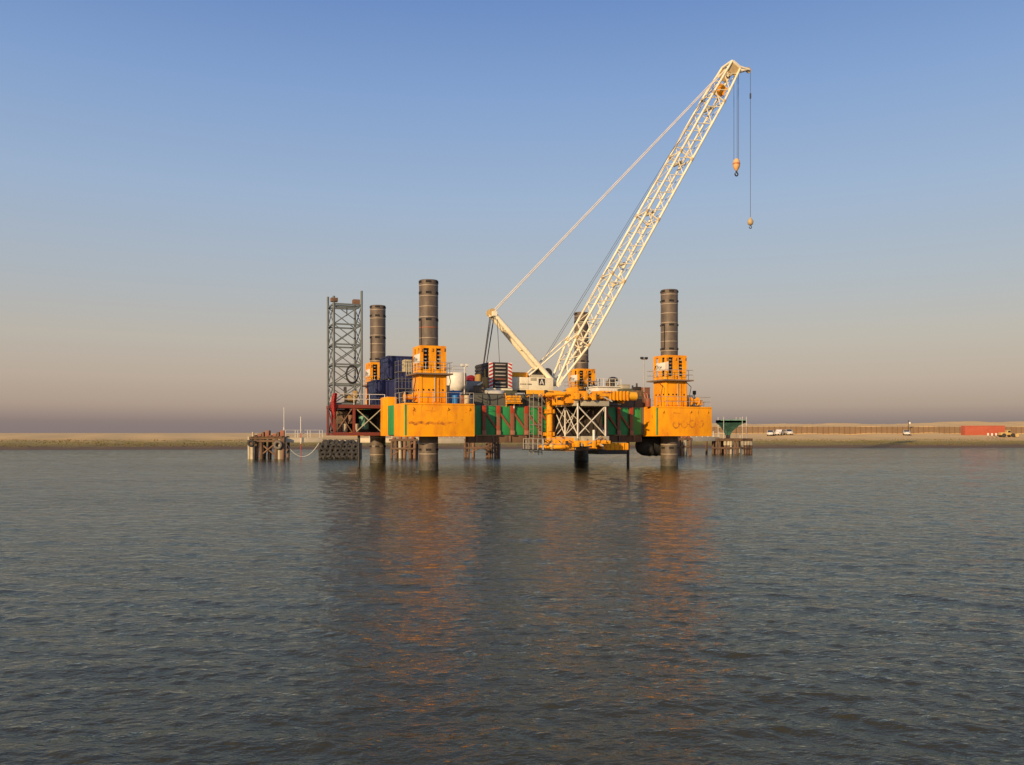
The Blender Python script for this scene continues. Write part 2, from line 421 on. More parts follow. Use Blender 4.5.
core = barge.box('hull_core', -2.1, LP + 3.1, .3, WQ + 1.5, 3.38, DZ, DECK, .04)
for (p, q), (a, b, c, d) in zip(LEGS, [(-3, 4, -2.2, 1.8), (-3, 4, -2.2, 1.8), (-3, 4, -1.8, 2.2), (-3, 4, -1.8, 2.2)]):
    blk = barge.box('corner_block', p + a, p + b, q + c, q + d, 3.25, DZ + .03, ORANGE, .05)
    if q == 0:
        yq = q + c
        barge.box('weld_seam', p + a + .02, p + a + .22, yq - .012, yq + .05, 3.35, DZ - .02, GREEN, 0, blk)
        barge.box('rubbing_strip', p + a + .05, p + b - .05, yq - .05, yq + .01, DZ - .12, DZ - .02, ORANGE, .01, blk)
        barge.box('rubbing_strip', p + a + .05, p + b - .05, yq - .04, yq + .01, 3.27, 3.36, ORANGE, .01, blk)
        for k in range(5 if p == 0 else 4):
            if p == 0:
                if k: continue
                def band(bm, yq=yq):
                    rb_ = random.Random(4); n = 60; up, lo = [], []
                    for i in range(n + 1):
                        x = -2.6 + 4.7 * i / n; c = 4.42 + .16 * abs(math.sin(x * 3.3)) ** .8 + rb_.uniform(-.03, .03)
                        h = .10 + .07 * rb_.random()
                        up.append(bm.verts.new((x, yq - .004, c + h))); lo.append(bm.verts.new((x, yq - .004, c - h)))
                    for i in range(n): bm.faces.new((lo[i], lo[i + 1], up[i + 1], up[i]))
                barge.mesh('scuff_band', band, SCUFF, blk)
            else:
                cx_ = p - .55 + 1.02 * k
                barge.mesh('scuff_ring', lambda bm: add_torus(bm, .38, .09, (cx_, yq + .006, 4.5 + .04 * k), 'Y', 8, 6, R(130 - 30 * k), R(400 - 10 * k), .18), SCUFF, blk)
                if k < 3: barge.bar('scuff_bar', (cx_ + .4, yq - .008, 4.55), (cx_ + .62, yq - .008, 4.55), .03, .08, SCUFF, blk)
        for (dx, dz, wd) in [(-2.2, 5.7, .3), (-.9, 5.75, .9), (1.3, 5.9, .25), (2.6, 4.9, .2), (3.0, 5.6, .12)]:
            barge.bar('scratch', (p + dx, yq - .006, dz), (p + dx + wd, yq - .006, dz - .05), .02, .07, SCUFF, blk)
        for dx, ln in ((-2.2, .6), (1.2, .9), (3.4, .5)):
            barge.bar('rust_run', (p + dx + .03, yq - .003, DZ - .55 - ln), (p + dx + .03, yq - .003, DZ - .55), .04, .012, SCUFF, blk)
        for dx in (-2.2, 1.2, 3.4):
            barge.mesh('pad_eye', lambda bm: add_torus(bm, .13, .035, (p + dx, yq - .03, DZ - .5), 'X', 10, 6), ORANGE2, blk)

# left flank: green bay and taller orange panel behind the near corner block
barge.box('flank_panel', -2.97, -2.0, 1.82, 4.38, 3.4, DZ - .05, GREEN, .02)
flank = barge.box('flank_buttress', -3.0, -2.05, 4.4, 7.4, 3.3, 7.25, ORANGE, .04)
barge.box('buttress_rib', -3.12, -2.98, 5.6, 5.85, 3.5, 7.0, ORANGE, .02, flank)
barge.box('flank_panel', -2.45, -2.0, 14.5, WQ - 1.9, 3.4, DZ - .05, GREEN, .02)

# green side between the corner blocks: plates, stiffeners, diagonals
qf = .3
P0s = pp(484.5, -.05); pitch = (pp(540.5, -.05) - P0s) / 4
ns = 13
for k in range(ns + 1):
    a = P0s + pitch * (k - 1) + .22; b = P0s + pitch * k - .22
    a = max(a, 4.02); b = min(b, LP - 3.02)
    if b - a > .2: barge.box('side_plate', a, b, qf - .06, qf + .02, 3.42, DZ - .08, GREEN, .012)
for k in range(ns):
    c = P0s + pitch * k
    if c > LP - 3.3: break
    st = barge.box('stiffener', c - .19, c + .19, qf - .28, qf + .02, 3.4, DZ - .04, RUST, .02)
    barge.box('stiffener_cap', c - .21, c + .21, qf - .31, qf - .27, 5.62, DZ - .06, mat('red_lead_primer', (.40, .045, .012), .65, (.3, .05, .02), .6, 1.5), .01, st)
    barge.box('stiffener_foot', c - .22, c + .22, qf - .34, qf - .27, 3.42, 3.85, mat('pinkish_primer', (.36, .16, .10), .7, (.28, .10, .06), .6, 2), .02, st)
    if c + pitch < LP - 3.3:
        barge.bar('diagonal_brace', (c + .2, qf - .16, 5.6), (c + pitch - .2, qf - .16, 4.1), .15, .18, RUST)
barge.box('keel_girder', 4.2, LP - 3.2, qf + .1, qf + .9, 2.62, 3.37, TIMBER, .03)
for k in range(11):
    barge.box('girder_web', 5.0 + 1.8 * k, 5.18 + 1.8 * k, qf - .02, qf + .12, 2.66, 3.34, PILE, .01)
# grey bulwark along the deck edge
bw = barge.box('bulwark', 4.9, LP - 3.1, .42, .56, DZ - .02, 7.5, GREY, .02)
barge.box('bulwark_cap', 4.88, LP - 3.08, .36, .62, 7.5, 7.58, GREY, .01)
for k in range(12): barge.box('bulwark_stay', 5.6 + 1.6 * k, 5.7 + 1.6 * k, .34, .43, DZ + .02, 7.46, GREY, .01, bw)

# legs
for i, ((p, q), zt) in enumerate(zip(LEGS, LEGTOP)):
    lg = barge.mesh('leg', lambda bm: add_lathe(bm, [(.93, -4.4), (.93, zt - .05), (.90, zt), (.82, zt), (.82, zt - .6)], 40, 'Z', (p, q, 0)), LEGM)
    z = zt - .55; j = 0
    while z > .6:
        rm = LEGRING
        if i == 0 and j == 4: rm = mat('faded_orange_band', (.42, .13, .05), .7, (.25, .12, .06), .7, 3)
        if not (6.5 < z < 11.8):
            rr = barge.mesh('weld_ring', lambda bm: add_lathe(bm, [(.92, z - .05), (.945, z - .03), (.945, z + .03), (.92, z + .05)], 40, 'Z', (p, q, 0)), rm, lg)
        z -= 1.02; j += 1
    for z in (zt - .2, zt - 1.25, zt - 3.85, zt - 6.45, 2.0):
        for a in range(0, 360, 60):
            aa = R(a + 12)
            c, s = math.cos(aa), math.sin(aa)
            barge.bar('pin_slot', (p + .915 * c - .3 * s * .8, q + .915 * s + .3 * c * .8, z), (p + .915 * c + .3 * s * .8, q + .915 * s - .3 * c * .8, z), .10, .2, DARK, lg)
    # one long guide rail up the leg
    aa = R(205)
    barge.bar('guide_rail', (p + .94 * math.cos(aa), q + .94 * math.sin(aa), zt - 6.4), (p + .94 * math.cos(aa), q + .94 * math.sin(aa), zt - 3.9), .09, .09, BLACK, lg)
    barge.mesh('tide_mark', lambda bm: add_lathe(bm, [(.93, -.6), (.95, -.5), (.952, .5), (.945, .72), (.93, .8)], 40, 'Z', (p, q, 0)), mat('barnacle_crust', (.045, .038, .026), .6, (.10, .085, .055), .9, 5, bump=.6, thr=(.4, .6)), lg)

# jack housings
def housing(p, q, sign):
    h = 1.30; p = p + .08
    lo = barge.box('jack_housing', p - h, p + h, q - h, q + h, DZ, 9.2, ORANGE, .04)
    # side plates and seams on the lower box
    for sx in (-1, 1):
        barge.box('edge_plate', p + sx * (h - .10) - .12, p + sx * (h - .10) + .12, q - h - .04, q - h + .02, DZ + .1, 9.1, ORANGE, .01, lo)
    barge.box('pipe_run', p + .12, p + .2, q - h - .1, q - h, DZ + .2, 9.1, BEIGE, .01, lo)
    barge.box('pipe_run', p + .52, p + .58, q - h - .07, q - h, DZ + .2, 8.9, SCUFF, .01, lo)
    for dx in (-1.0, -.45, .95, -.02):
        barge.mesh('bolt_hole', lambda bm: add_lathe(bm, [(.09, -.02), (.09, .02), (.05, .03)], 12, 'Y', (p + dx, q - h - .02, 7.75)), DARK, lo)
    for dy in (-.8, .0, .7):
        barge.mesh('bolt_hole', lambda bm: add_lathe(bm, [(.09, -.02), (.09, .02), (.05, .03)], 12, 'X', (p - h - .02, q + dy, 7.75)), DARK, lo)
    # walkway round the top of the lower box
    e = 1.85
    def pl(bm):
        add_box(bm, p - e, p + e, q - e, q - 1.12, 9.2, 9.34); add_box(bm, p - e, p + e, q + 1.12, q + e, 9.2, 9.34)
        add_box(bm, p - e, p - 1.12, q - 1.119, q + 1.119, 9.2, 9.339); add_box(bm, p + 1.12, p + e, q - 1.119, q + 1.119, 9.2, 9.339)
    wk = barge.mesh('jack_walkway', pl, mat('walkway_grating', (.17, .13, .09), .7, (.3, .15, .04), .6, 2))
    barge.railing([(p - e + .05, q - e + .05, 9.34), (p + e - .05, q - e + .05, 9.34), (p + e - .05, q + e - .05, 9.34), (p - e + .05, q + e - .05, 9.34)], 1.05, 1.0, closed=True, parent=wk, r=.024)
    # upper box: posts and plates with open slots between them
    z0, z1 = 9.34, 12.0
    def ub(bm):
        for axis in (0, 1):
            for s in (-1, 1):
                def B(a0, a1, za, zb, t=.1):
                    if axis == 0: add_box(bm, p + a0, p + a1, q + s * h - (0 if s > 0 else 0), q + s * (h - t), za, zb)
                    else: add_box(bm, p + s * h, p + s * (h - t), q + a0, q + a1, za, zb)
                lim = h if axis == 0 else h - .101
                B(-lim, lim, z0, z0 + .38); B(-lim, lim, z1 - .25, z1)
                B(-lim, -h + .32, z0 + .38, z1 - .25); B(-.42, .30, z0 + .38, z1 - .25); B(h - .52, lim, z0 + .38, z1 - .25)
        add_box(bm, p - h + .1, p - 1.06, q - h + .1, q + h - .1, z1 - .12, z1 - .02); add_box(bm, p + 1.06, p + h - .1, q - h + .1, q + h - .1, z1 - .12, z1 - .02)
    up = barge.mesh('jack_frame', ub, ORANGE)
    for (sx, a) in ((-.83, 0), (.60, 0)):
        barge.box('jack_cylinder', p + sx - .12, p + sx + .12, q - h + .22, q - h + .42, z0 + .2, z1 - .3, DARK, .02, up)
        for k in range(5):
            barge.box('jack_pin', p + sx - .2, p + sx + .2, q - h + .12, q - h + .24, z0 + .55 + .38 * k, z0 + .68 + .38 * k, SCUFF if k % 2 else BEIGE, .01, up)
    for (dx, dz) in ((-1.2, 2.2), (-1.2, .45), (-.1, 2.25), (1.1, 2.3), (.0, .3), (1.15, .5)):
        barge.box('padlug', p + dx - .07, p + dx + .07, q - h - .09, q - h + .01, z0 + dz - .15, z0 + dz + .15, SCUFF, .01, up)
    # white name plate on the left flank
    sg = barge.box('name_plate', p - h - .05, p - h - .004, q - 1.25, q + .65, 10.35, 11.2, WHITE, .01, up)
    for (y0, y1, za, zb) in [(-.95, -.75, 10.55, 10.95), (-.7, -.55, 10.75, 11.0), (-.5, -.3, 10.5, 10.95), (-.2, .0, 10.6, 10.85), (.1, .25, 10.5, 10.8), (.3, .5, 10.62, 10.78)]:
        barge.bar('plate_mark', (p - h - .058, q - y0, za), (p - h - .058, q - y1, zb), .012, .09, DARK, up)
    if sign:
        barge.box('name_plate', p - h + .04, p - h + .30, q - h - .05, q - h - .004, 10.3, 11.25, WHITE, .01, up)
for i, (p, q) in enumerate(LEGS): housing(p, q, i == 1)

# deck edge railings
barge.railing([(-2.9, -2.1, DZ + .03), (3.9, -2.1, DZ + .03), (3.9, .2, DZ + .03)], 1.05, 1.5)
barge.railing([(-2.9, -1.9, DZ + .03), (-2.9, 1.7, DZ + .03)], 1.05, 1.5)
barge.railing([(LP - 2.9, -2.1, DZ + .03), (LP + 3.9, -2.1, DZ + .03), (LP + 3.9, 1.7, DZ + .03)], 1.05, 1.5)
barge.railing([(LP + 2.95, 1.9, DZ), (LP + 2.95, WQ - 2, DZ)], 1.05, 1.8)
barge.railing([(-2.0, 8.4, DZ), (-2.0, WQ - 2, DZ)], 1.05, 1.8)
# thin pipes hanging to the water
for (px, q, y1) in ((628, .9, 462),):
    p = pp(px, q); barge.tube('caisson_pipe', (p, q, -1.5), (p, q, 3.5), .16, BLACK)

# ================================================================== RED CAGE AND LATTICE TOWER (left flank)
UM = pp(354, 9.2); q0, q1 = 9.2, 13.0; u0, u1 = pp(334.5, 9.2), -2.12
cage = BT('red_support_frame', 'red steel box frame with crossed braces bolted to the barge flank', 'frame', (u0 + u1) / 2, q0, 3.5)
zb, zt = 3.5, 6.38
for (p, q) in [(u0, q0), (UM, q0), (u1 - .1, q0), (u0, q1), (UM, q1), (u1 - .1, q1)]:
    cage.box('post', p - .13, p + .13, q - .13, q + .13, zb, zt, RED, .01)
for z in (zb, zt):
    for q in (q0, q1): cage.bar('beam', (u0 - .15, q, z), (u1, q, z), .34, .34, RED)
    for p in (u0, UM, u1 - .12): cage.bar('cross_beam', (p, q0 + .17, z + .003), (p, q1 - .17, z + .003), .3, .3, RED)
for q in (q0, q1):
    for (a, b) in ((u0 + .1, UM - .1), (UM + .1, u1 - .2)):
        BM_ = PILE if a < UM else BEIGE
        cage.tube('brace', (a, q, zb + .1), (b, q, zt - .1), .06, BM_)
        cage.tube('brace', (b, q + .06, zb + .1), (a, q + .06, zt - .1), .06, BM_)
for p in (u0,):
    cage.tube('brace', (p, q0, zb + .1), (p, q1, zt - .1), .07, RED); cage.tube('brace', (p + .05, q1, zb + .1), (p + .05, q0, zt - .1), .07, RED)
cage.box('floor_plate', u0 + .1, u1, q0 + .1, q1 - .1, zt + .18, zt + .22, DECK)
cage.box('pump_skid', u0 + .5, UM - .4, q0 + 1.2, q0 + 3.4, zb + .18, zb + 2.4, mat('brown_machine', (.10, .07, .04), .7, (.3, .2, .1), .7, 2), .08)
cage.mesh('green_tank', lambda bm: add_lathe(bm, [(.3, -.9), (.55, -.7), (.55, .7), (.3, .9)], 18, 'Z', (-4.0, q0 + 1.8, zb + 1.25)), HOPPER)
cage.box('back_screen', u0 + .3, u1 - .2, q1 - .35, q1 - .25, zb + .2, zt - .2, mat('dark_brown_plate', (.035, .025, .018), .8), .01)
for k in range(4): cage.mesh('oil_drum', lambda bm: add_lathe(bm, [(.27, 0), (.29, .05), (.29, .85), (.27, .9)], 14, 'Z', (u0 + .6 + .62 * k, q0 + .75 + .1 * (k % 2), zb + .18 + (.92 if k == 2 else 0))), (PILE, TIMBERL, PILE, BEIGE)[k])
cage.box('tank_stand', -4.4, -3.6, q0 + 1.4, q0 + 2.2, zb + .15, zb + .5, BLACK, .02)
cage.railing([(u0, q0, zt + .2), (UM, q0, zt + .2), (u1, q0, zt + .2)], 1.1, 1.4, WHITE, .035)
cage.railing([(u0, q0 + .2, zt + .2), (u0, q1, zt + .2)], 1.1, 1.7, GALV, .03)
pxp = pp(359, q0 + .3)
cage.tube('mooring_pile', (pxp, q0 + .35, -3.5), (pxp, q0 + .35, zb + .1), .14, BLACK)
# hanging red cloth beside a pole
pl_ = BT('flag_pole', 'thin dark pole clamped at the outer corner of the red frame', 'pole', u0 - .62, q0 - .1, 3.4)
pl_.tube('shaft', (u0 - .62, q0 - .1, 3.4), (u0 - .62, q0 - .1, 6.7), .06, BLACK)
pl_.bar('clamp', (u0 - .65, q0 - .1, 6.3), (u0 - .1, q0 - .05, 6.3), .08, .08, BLACK)
pl_.bar('clamp', (u0 - .65, q0 - .1, 3.62), (u0 - .1, q0 - .05, 3.62), .08, .08, BLACK)
def cloth(bm):
    n, m_ = 10, 7; g = []
    for i in range(n + 1):
        t = i / n; row = []
        for j in range(m_ + 1):
            s = j / m_
            wd = .42 + .22 * math.sin(3.1 * t) - .1 * t
            x = .22 * (1 - t) - wd * s + .15
            row.append(bm.verts.new((x, .12 * math.sin(7 * s + 3 * t) - .1, -2.55 * t)))
        g.append(row)
    for i in range(n):
        for j in range(m_): bm.faces.new((g[i][j], g[i][j + 1], g[i + 1][j + 1], g[i + 1][j]))
    bmesh.ops.solidify(bm, geom=bm.faces[:], thickness=.03)
one('red_flag', cloth, REDB, 'drooping red cloth flag hanging over the corner of the red frame', 'flag', BW(u0 - .15, q0 - .32, 7.75), A)

tq0, tq1 = q0 + .2, q0 + 3.6; t0, t1 = pp(333.8, tq0), pp(361.6, tq0)
tower = BT('lattice_tower', 'tall grey green square lattice tower standing on the red frame', 'tower', (t0 + t1) / 2, (tq0 + tq1) / 2, zt + .22)
zb2 = zt + .22
corners = [(t0, tq0), (t1, tq0), (t1, tq1), (t0, tq1)]
for (p, q), h in zip(corners, (17.9, 18.6, 17.6, 18.3)):
    cp = tower.tube('corner_post', (p, q, zb2), (p, q, h), .13 if (p, q) == (t0, tq0) else .12, TEAL)
lv = [zb2 + .1, 8.75, 10.8, 12.9, 15.0, 17.1]
for i, z in enumerate(lv):
    for a, b in zip(corners, corners[1:] + corners[:1]):
        tower.bar('girt', (*a, z), (*b, z), .14, .16, TEAL)
    if i:
        for a, b in zip(corners, corners[1:] + corners[:1]):
            tower.tube('cross_brace', (*a, lv[i - 1]), (*b, z), .05, TEAL); tower.tube('cross_brace', (*b, lv[i - 1] + .02), (*a, z - .02), .05, TEAL)
tower.box('head_box', t0 - .3, t0 + .4, tq0 - .2, tq0 + .4, 17.3, 17.7, PILE, .03)
tower.box('head_box', t1 - .85, t1 - .14, tq0 + .1, tq0 + .8, 17.2, 17.7, PILE, .03)
tower.box('head_beam', t0 + .2, t1 - .2, tq0 + .12, tq0 + .3, 16.75, 17.0, TEAL, .02)
tower.tube('hang_rod', (t0 + 1.4, tq0 + .2, 16.8), (t0 + 1.4, tq0 + .2, 15.9), .06, BLACK)
ho = one('hose_coil', lambda bm: [add_torus(bm, .66 + .06 * k, .035, (0, .07 * k, 0), 'Y', 26, 6) for k in range(3)], BLACK,
         'coil of black hose hung on the front of the lattice tower', 'hose', BW(t0 + 1.9, tq0 - .2, 9.75), A)
ho.scale = (.85, 1, 1.25)
ys_ = BT('yellow_pump', 'small tan pump unit on the floor inside the lattice tower', 'pump', -5.6, q0 + 1.6, zb2)
ys_.box('base', -6.3, -4.9, q0 + 1.1, q0 + 2.1, zb2, zb2 + .3, BLACK, .02)
ys_.mesh('motor', lambda bm: add_lathe(bm, [(.2, -.5), (.42, -.4), (.42, .35), (.25, .5)], 18, 'X', (-5.6, q0 + 1.6, zb2 + .7)), mat('tan_paint', (.45, .28, .08), .6))
ys_.box('control_box', -5.2, -4.8, q0 + 1.2, q0 + 1.7, zb2 + .3, zb2 + 1.5, mat('tan_paint', (.45, .28, .08), .6), .03)
ys_.box('stack', -6.2, -5.9, q0 + 1.3, q0 + 1.6, zb2 + .3, zb2 + 1.9, BEIGE, .03)

# ================================================================== FRONT WORK PLATFORM (white lattice with orange gear)
g0, g1 = 13.45, 16.5; gq0, gq1 = -5.5, .2
gan = BT('work_platform_frame', 'white lattice frame with orange hydraulic clamps projecting from the green hull side', 'work frame', g0, gq1, 3.0)
LATT = mat('dull_white_lattice', (.60, .56, .47), .55, (.4, .33, .23), .6, 1.8)
cols = [(g0, gq0), (g0, -2.65), (g0, gq1 - .1), (g1, gq0), (g1, -2.65), (g1, gq1 - .1)]
for p, q in cols: gan.tube('post', (p, q, 3.1), (p, q, 6.5), .09, LATT)
def xb(a, b, r=.055):
    gan.tube('brace', (*a, 3.35), (*b, 6.25), r, LATT); gan.tube('brace', (b[0] + .02, b[1] + .02, 3.35), (a[0] + .02, a[1] + .02, 6.25), r, LATT)
xb((g0, gq0), (g1, gq0), .07)
for p in (g0, g1):
    xb((p, gq0), (p, -2.65)); xb((p, -2.65), (p, gq1 - .1))
xb((g0, -2.65), (g1, -2.65), .05)
xb((g0 + .02, gq1 - .7), (g1 - .4, gq1 - .7), .05)
for z, hh in ((6.25, .5), (2.8, .5)):
    gan.box('front_beam', g0 + .4, g1 + .3, gq0 - .22, gq0 + .25, z, z + hh, BEIGE, .03)
    for p in (g0, g1): gan.box('side_beam', p - .2, p + .2, gq0 + .26, gq1 + .25, z, z + hh - .02, BEIGE, .03)
GCX = pp(549.5, -.6)
gan.mesh('guide_column', lambda bm: add_lathe(bm, [(.36, 2.6), (.36, 7.1), (.30, 7.15)], 18, 'Z', (GCX, -.6, 0)), ORANGE2)
gan.box('guide_clamp', GCX - .42, GCX + .42, -1.0, -.1, 5.6, 6.0, ORANGE2, .03)
gan.box('guide_clamp', GCX - .42, GCX + .42, -1.0, .25, 3.3, 3.7, ORANGE2, .03)
gan.box('dark_backdrop', g0 + .15, g1 - .15, -.34, -.24, 3.35, 6.2, mat('dark_brown_plate', (.035, .025, .018), .8), .01)  # added backdrop; its dark colour stands in for shade inside the lattice
gan.box('side_shade_plate', g1 - .32, g1 - .22, gq0 + .3, -.36, 3.34, 6.22, mat('dark_brown_plate', (.035, .025, .018), .8), .01)  # added plate: darkens the lattice interior and casts shadow on the green side
# upper and lower orange clamp decks
def clampdeck(z, up, seed):
    rr = random.Random(seed)
    s = 1 if up else -1
    gan.bar('clamp_beam', (g0 - .5, gq0 - .3, z + .25), (g1 + .3, gq0 - .3, z + .25), .34, .3, ORANGE2)
    gan.bar('clamp_beam', (g0 - .3, gq0 + .2, z), (g0 - .3, gq1, z), .35, .4, ORANGE2)
    gan.bar('clamp_beam', (g1 + .3, gq0 + .2, z + .02), (g1 + .3, gq1, z + .02), .35, .4, ORANGE2)
    for k in range(4):
        q = gq0 + .4 + 1.35 * k
        gan.box('clamp_block', g0 - 1.0 - .2 * rr.random(), g0 - .15, q, q + .75, z - .45 - .25 * rr.random(), z + .45 + .3 * rr.random(), ORANGE2, .05)
    for k in range(3):
        p = g0 - .5 + .9 * k
        gan.box('clamp_block', p, p + .4, gq0 - .6 - .1 * rr.random(), gq0 - .46, z - .15 - .2 * rr.random(), z + .15 + .35 * rr.random(), ORANGE2, .05)
    for k in range(3):
        q = gq0 + .2 + 1.8 * k
        zc = z + (.3 if up else -.2)
        cy = gan.mesh('hydraulic_cylinder', lambda bm: add_lathe(bm, [(.16, -.75), (.2, -.7), (.2, .4), (.1, .45), (.1, .8)], 14, 'X', (g0 - 1.7, q, zc)), ORANGE2)
    for k in range(5):
        q = gq0 + .1 + rr.random() * 4
        gan.tube('hose', (g0 - .9 - rr.random(), q, z + .4), (g0 - .4 + rr.random(), q + .6, z - .5), .04, BLACK)
clampdeck(7.1, True, 3)
clampdeck(2.45, False, 5)
gan.bar('lift_beam', (9.9, -1.2, 7.72), (g0 + .2, -1.2, 7.72), .36, .4, mat('yellow_orange_paint', (.85, .42, .02), .5))
gan.tube('beam_strut', (10.6, -1.2, 7.6), (10.6, .45, 7.3), .08, ORANGE2); gan.tube('beam_strut', (12.3, -1.2, 7.6), (12.3, .45, 7.3), .08, ORANGE2)
a_, b_, c_, d_ = fb(558, 567, 393, 405, -4)
gan.box('valve_block', a_, b_, -4.4, -3.5, c_, d_, ORANGE2, .06)
a_, b_, c_, d_ = fb(568, 577, 388, 403, -4.6)
gan.box('clamp_tower', a_, b_, -5.0, -4.2, c_, d_, ORANGE2, .06)
a_, b_, c_, d_ = fb(577, 588, 391, 396, -4.6)
gan.box('clamp_tower', a_, b_, -5.0, -4.2, c_, d_, ORANGE2, .05)
gan.box('shadow_wing', g1 + .5, g1 + 3.4, -2.6, .3, 6.5, 6.62, GREY, .01)  # added overhang, not a real deck part; shades the green plates below
gan.box('shadow_block', g0 + .7, g1 - .1, -4.9, -.6, 6.88, 7.75, ORANGE2, .05)  # orange bulk added behind the front gear to deepen shadow on the hull side
gan.box('inner_deck', g0 - .2, g1 + .2, gq0 + .2, gq1, 6.78, 6.86, DECK)
# ribbed orange beam running right over the bulwark
a_, b_, c_, d_ = fb(597, 627, 391, 401, -1.0)
rb = gan.box('ribbed_beam', a_, b_, -1.4, -.5, c_ + .1, d_ - .05, ORANGE2, .04)
for k in range(9):
    x = a_ + .1 + (b_ - a_ - .3) * k / 8
    gan.box('beam_rib', x, x + .12, -1.5, -1.38, c_ + .04, d_, ORANGE, .01, rb)
gan.mesh('beam_drum', lambda bm: add_lathe(bm, [(.3, 0), (.46, .05), (.46, 1.0), (.3, 1.05)], 20, 'X', (b_ + .05, -.95, (c_ + d_) / 2 + .02)), mat('yellow_orange_paint', (.85, .42, .02), .5))
for x in (a_ + .5, b_ - .4): gan.box('beam_bracket', x, x + .2, -.9, .45, c_ - .2, c_ + .12, ORANGE2, .02)
# lower right tray
a_, b_, c_, d_ = fb(600, 626, 443, 450, -3.2)
tray = gan.box('lower_tray', g1 + .45, b_, -3.7, -1.2, c_, d_, ORANGE, .04)
for k in range(7):
    x = g1 + .55 + (b_ - g1 - .7) * k / 6
    gan.box('tray_rib', x, x + .1, -3.8, -3.69, c_ + .02, d_ - .02, ORANGE2, .01, tray)
gan.box('tray_underside', g1 + .2, b_ - .1, -3.6, -1.3, c_ - .42, c_ - .01, BLACK, .02)
for x in (g1 + .9, b_ - .6): gan.tube('tray_hanger', (x, -1.25, d_ - .05), (x, .55, 3.3), .07, BLACK)
gan.tube('down_pipe', (g0 + 1.5, gq0 - .5, 2.9), (g0 + 1.5, gq0 - .5, 3.9), .13, WHITE)
gan.box('lower_floor', 9.8, g1 + .2, gq0 + .3, -.1, 1.9, 1.98, BLACK, .01)
for (p, q) in ((10.2, -.3), (10.2, -4.6), (g0, -5.0), (g1, -5.0), (g0, -.4), (g1, -.4)): gan.tube('floor_hanger', (p, q, 1.95), (p, q, 3.0), .05, GALV)
gan.railing([(9.9, -.3, 1.98), (9.9, gq0 + .4, 1.98), (g0 - .6, gq0 + .4, 1.98)], 1.05, 1.1, GALV, .03)
gan.tube('floor_strut', (10.2, -.2, 2.0), (10.2, .5, 3.0), .06, BLACK)
for k in range(4):
    gan.mesh('float_ball', lambda bm: bmesh.ops.create_uvsphere(bm, u_segments=14, v_segments=8, radius=.3, matrix=Matrix.Translation((11.2 + .25 * k, -4.3 + 1.1 * k, 2.3))), mat('yellow_orange_paint', (.85, .42, .02), .5))

# ladder tower on the left of the frame
SCAF = mat('scaffold_tube', (.24, .225, .19), .6)
lt = BT('scaffold_ladder', 'thin galvanised scaffold ladder hanging beside the orange guide column', 'ladder', 10, -1.4, 1.6)
for (px, q) in ((529.5, -1.0), (533.5, -2.2), (538.5, -1.0), (542, -2.2)):
    p = pp(px, q); lt.tube('standard', (p, q, zz(455, p, q)), (p, q, zz(393, p, q)), .035, SCAF)
for k in range(13):
    z = 1.75 + .45 * k
    pa, pb = pp(529.5, -1.0), pp(533.5, -2.2)
    lt.tube('rung', (pa, -1.0, z), (pb, -2.2, z), .03, SCAF)
for z in (1.7, 2.6, 4.4, 6.2, 7.3):
    pa, pb = pp(533.5, -2.2), pp(542, -2.2); lt.tube('ledger', (pa, -2.2, z), (pb, -2.2, z), .04, SCAF)
    pa, pb = pp(529.5, -1.0), pp(538.5, -1.0); lt.tube('ledger', (pa, -1.0, z), (pb, -1.0, z), .04, SCAF)
    lt.tube('tie', (pb, -1.0, z), (pb, .35, z), .035, SCAF)

# ================================================================== CRANE
PSI = R(20); hc, hs = math.cos(PSI), math.sin(PSI)
PX0, PY0 = 4.78, 97.0
O = (PX0 - 2.2 * hc, PY0 - 2.2 * hs)
crane = Th('crawler_crane', 'cream lattice boom crawler crane with dark counterweight standing on the barge deck', 'crane', (O[0], O[1], DZ), PSI)
for s in (-1, 1):
    tr = crane.mesh('crawler_track', lambda bm: add_box(bm, -4.2, 4.2, s * 2.3 - .5, s * 2.3 + .5, 0, 1.25, .35), BLACK)
    for k in range(14): crane.box('track_shoe', -3.9 + .58 * k, -3.45 + .58 * k, s * 2.3 - .55, s * 2.3 + .55, 1.2, 1.3, BLACK, .01, tr)
crane.box('carbody', -1.6, 1.6, -1.85, 1.85, .5, 1.3, CREAM, .08)
crane.mesh('slew_ring', lambda bm: add_lathe(bm, [(1.3, 1.28), (1.3, 1.8)], 28), BLACK)
hs_ = crane.mesh('house', lambda bm: add_box(bm, -3.65, 1.4, -1.5, 1.5, 1.85, 3.26, .06), CREAM)
crane.box('house_sill', -4.0, 1.7, -1.42, 1.42, 1.7, 1.86, BLACK, .02)
crane.box('house_door', -2.6, -1.5, -1.53, -1.49, 2.0, 3.25, CREAM, .015, hs_)
crane.box('house_door', -3.55, -2.72, -1.53, -1.49, 2.0, 3.25, CREAM, .015, hs_)
crane.box('house_vent', -1.3, -.6, -1.53, -1.49, 2.9, 3.2, BEIGE, .01, hs_)
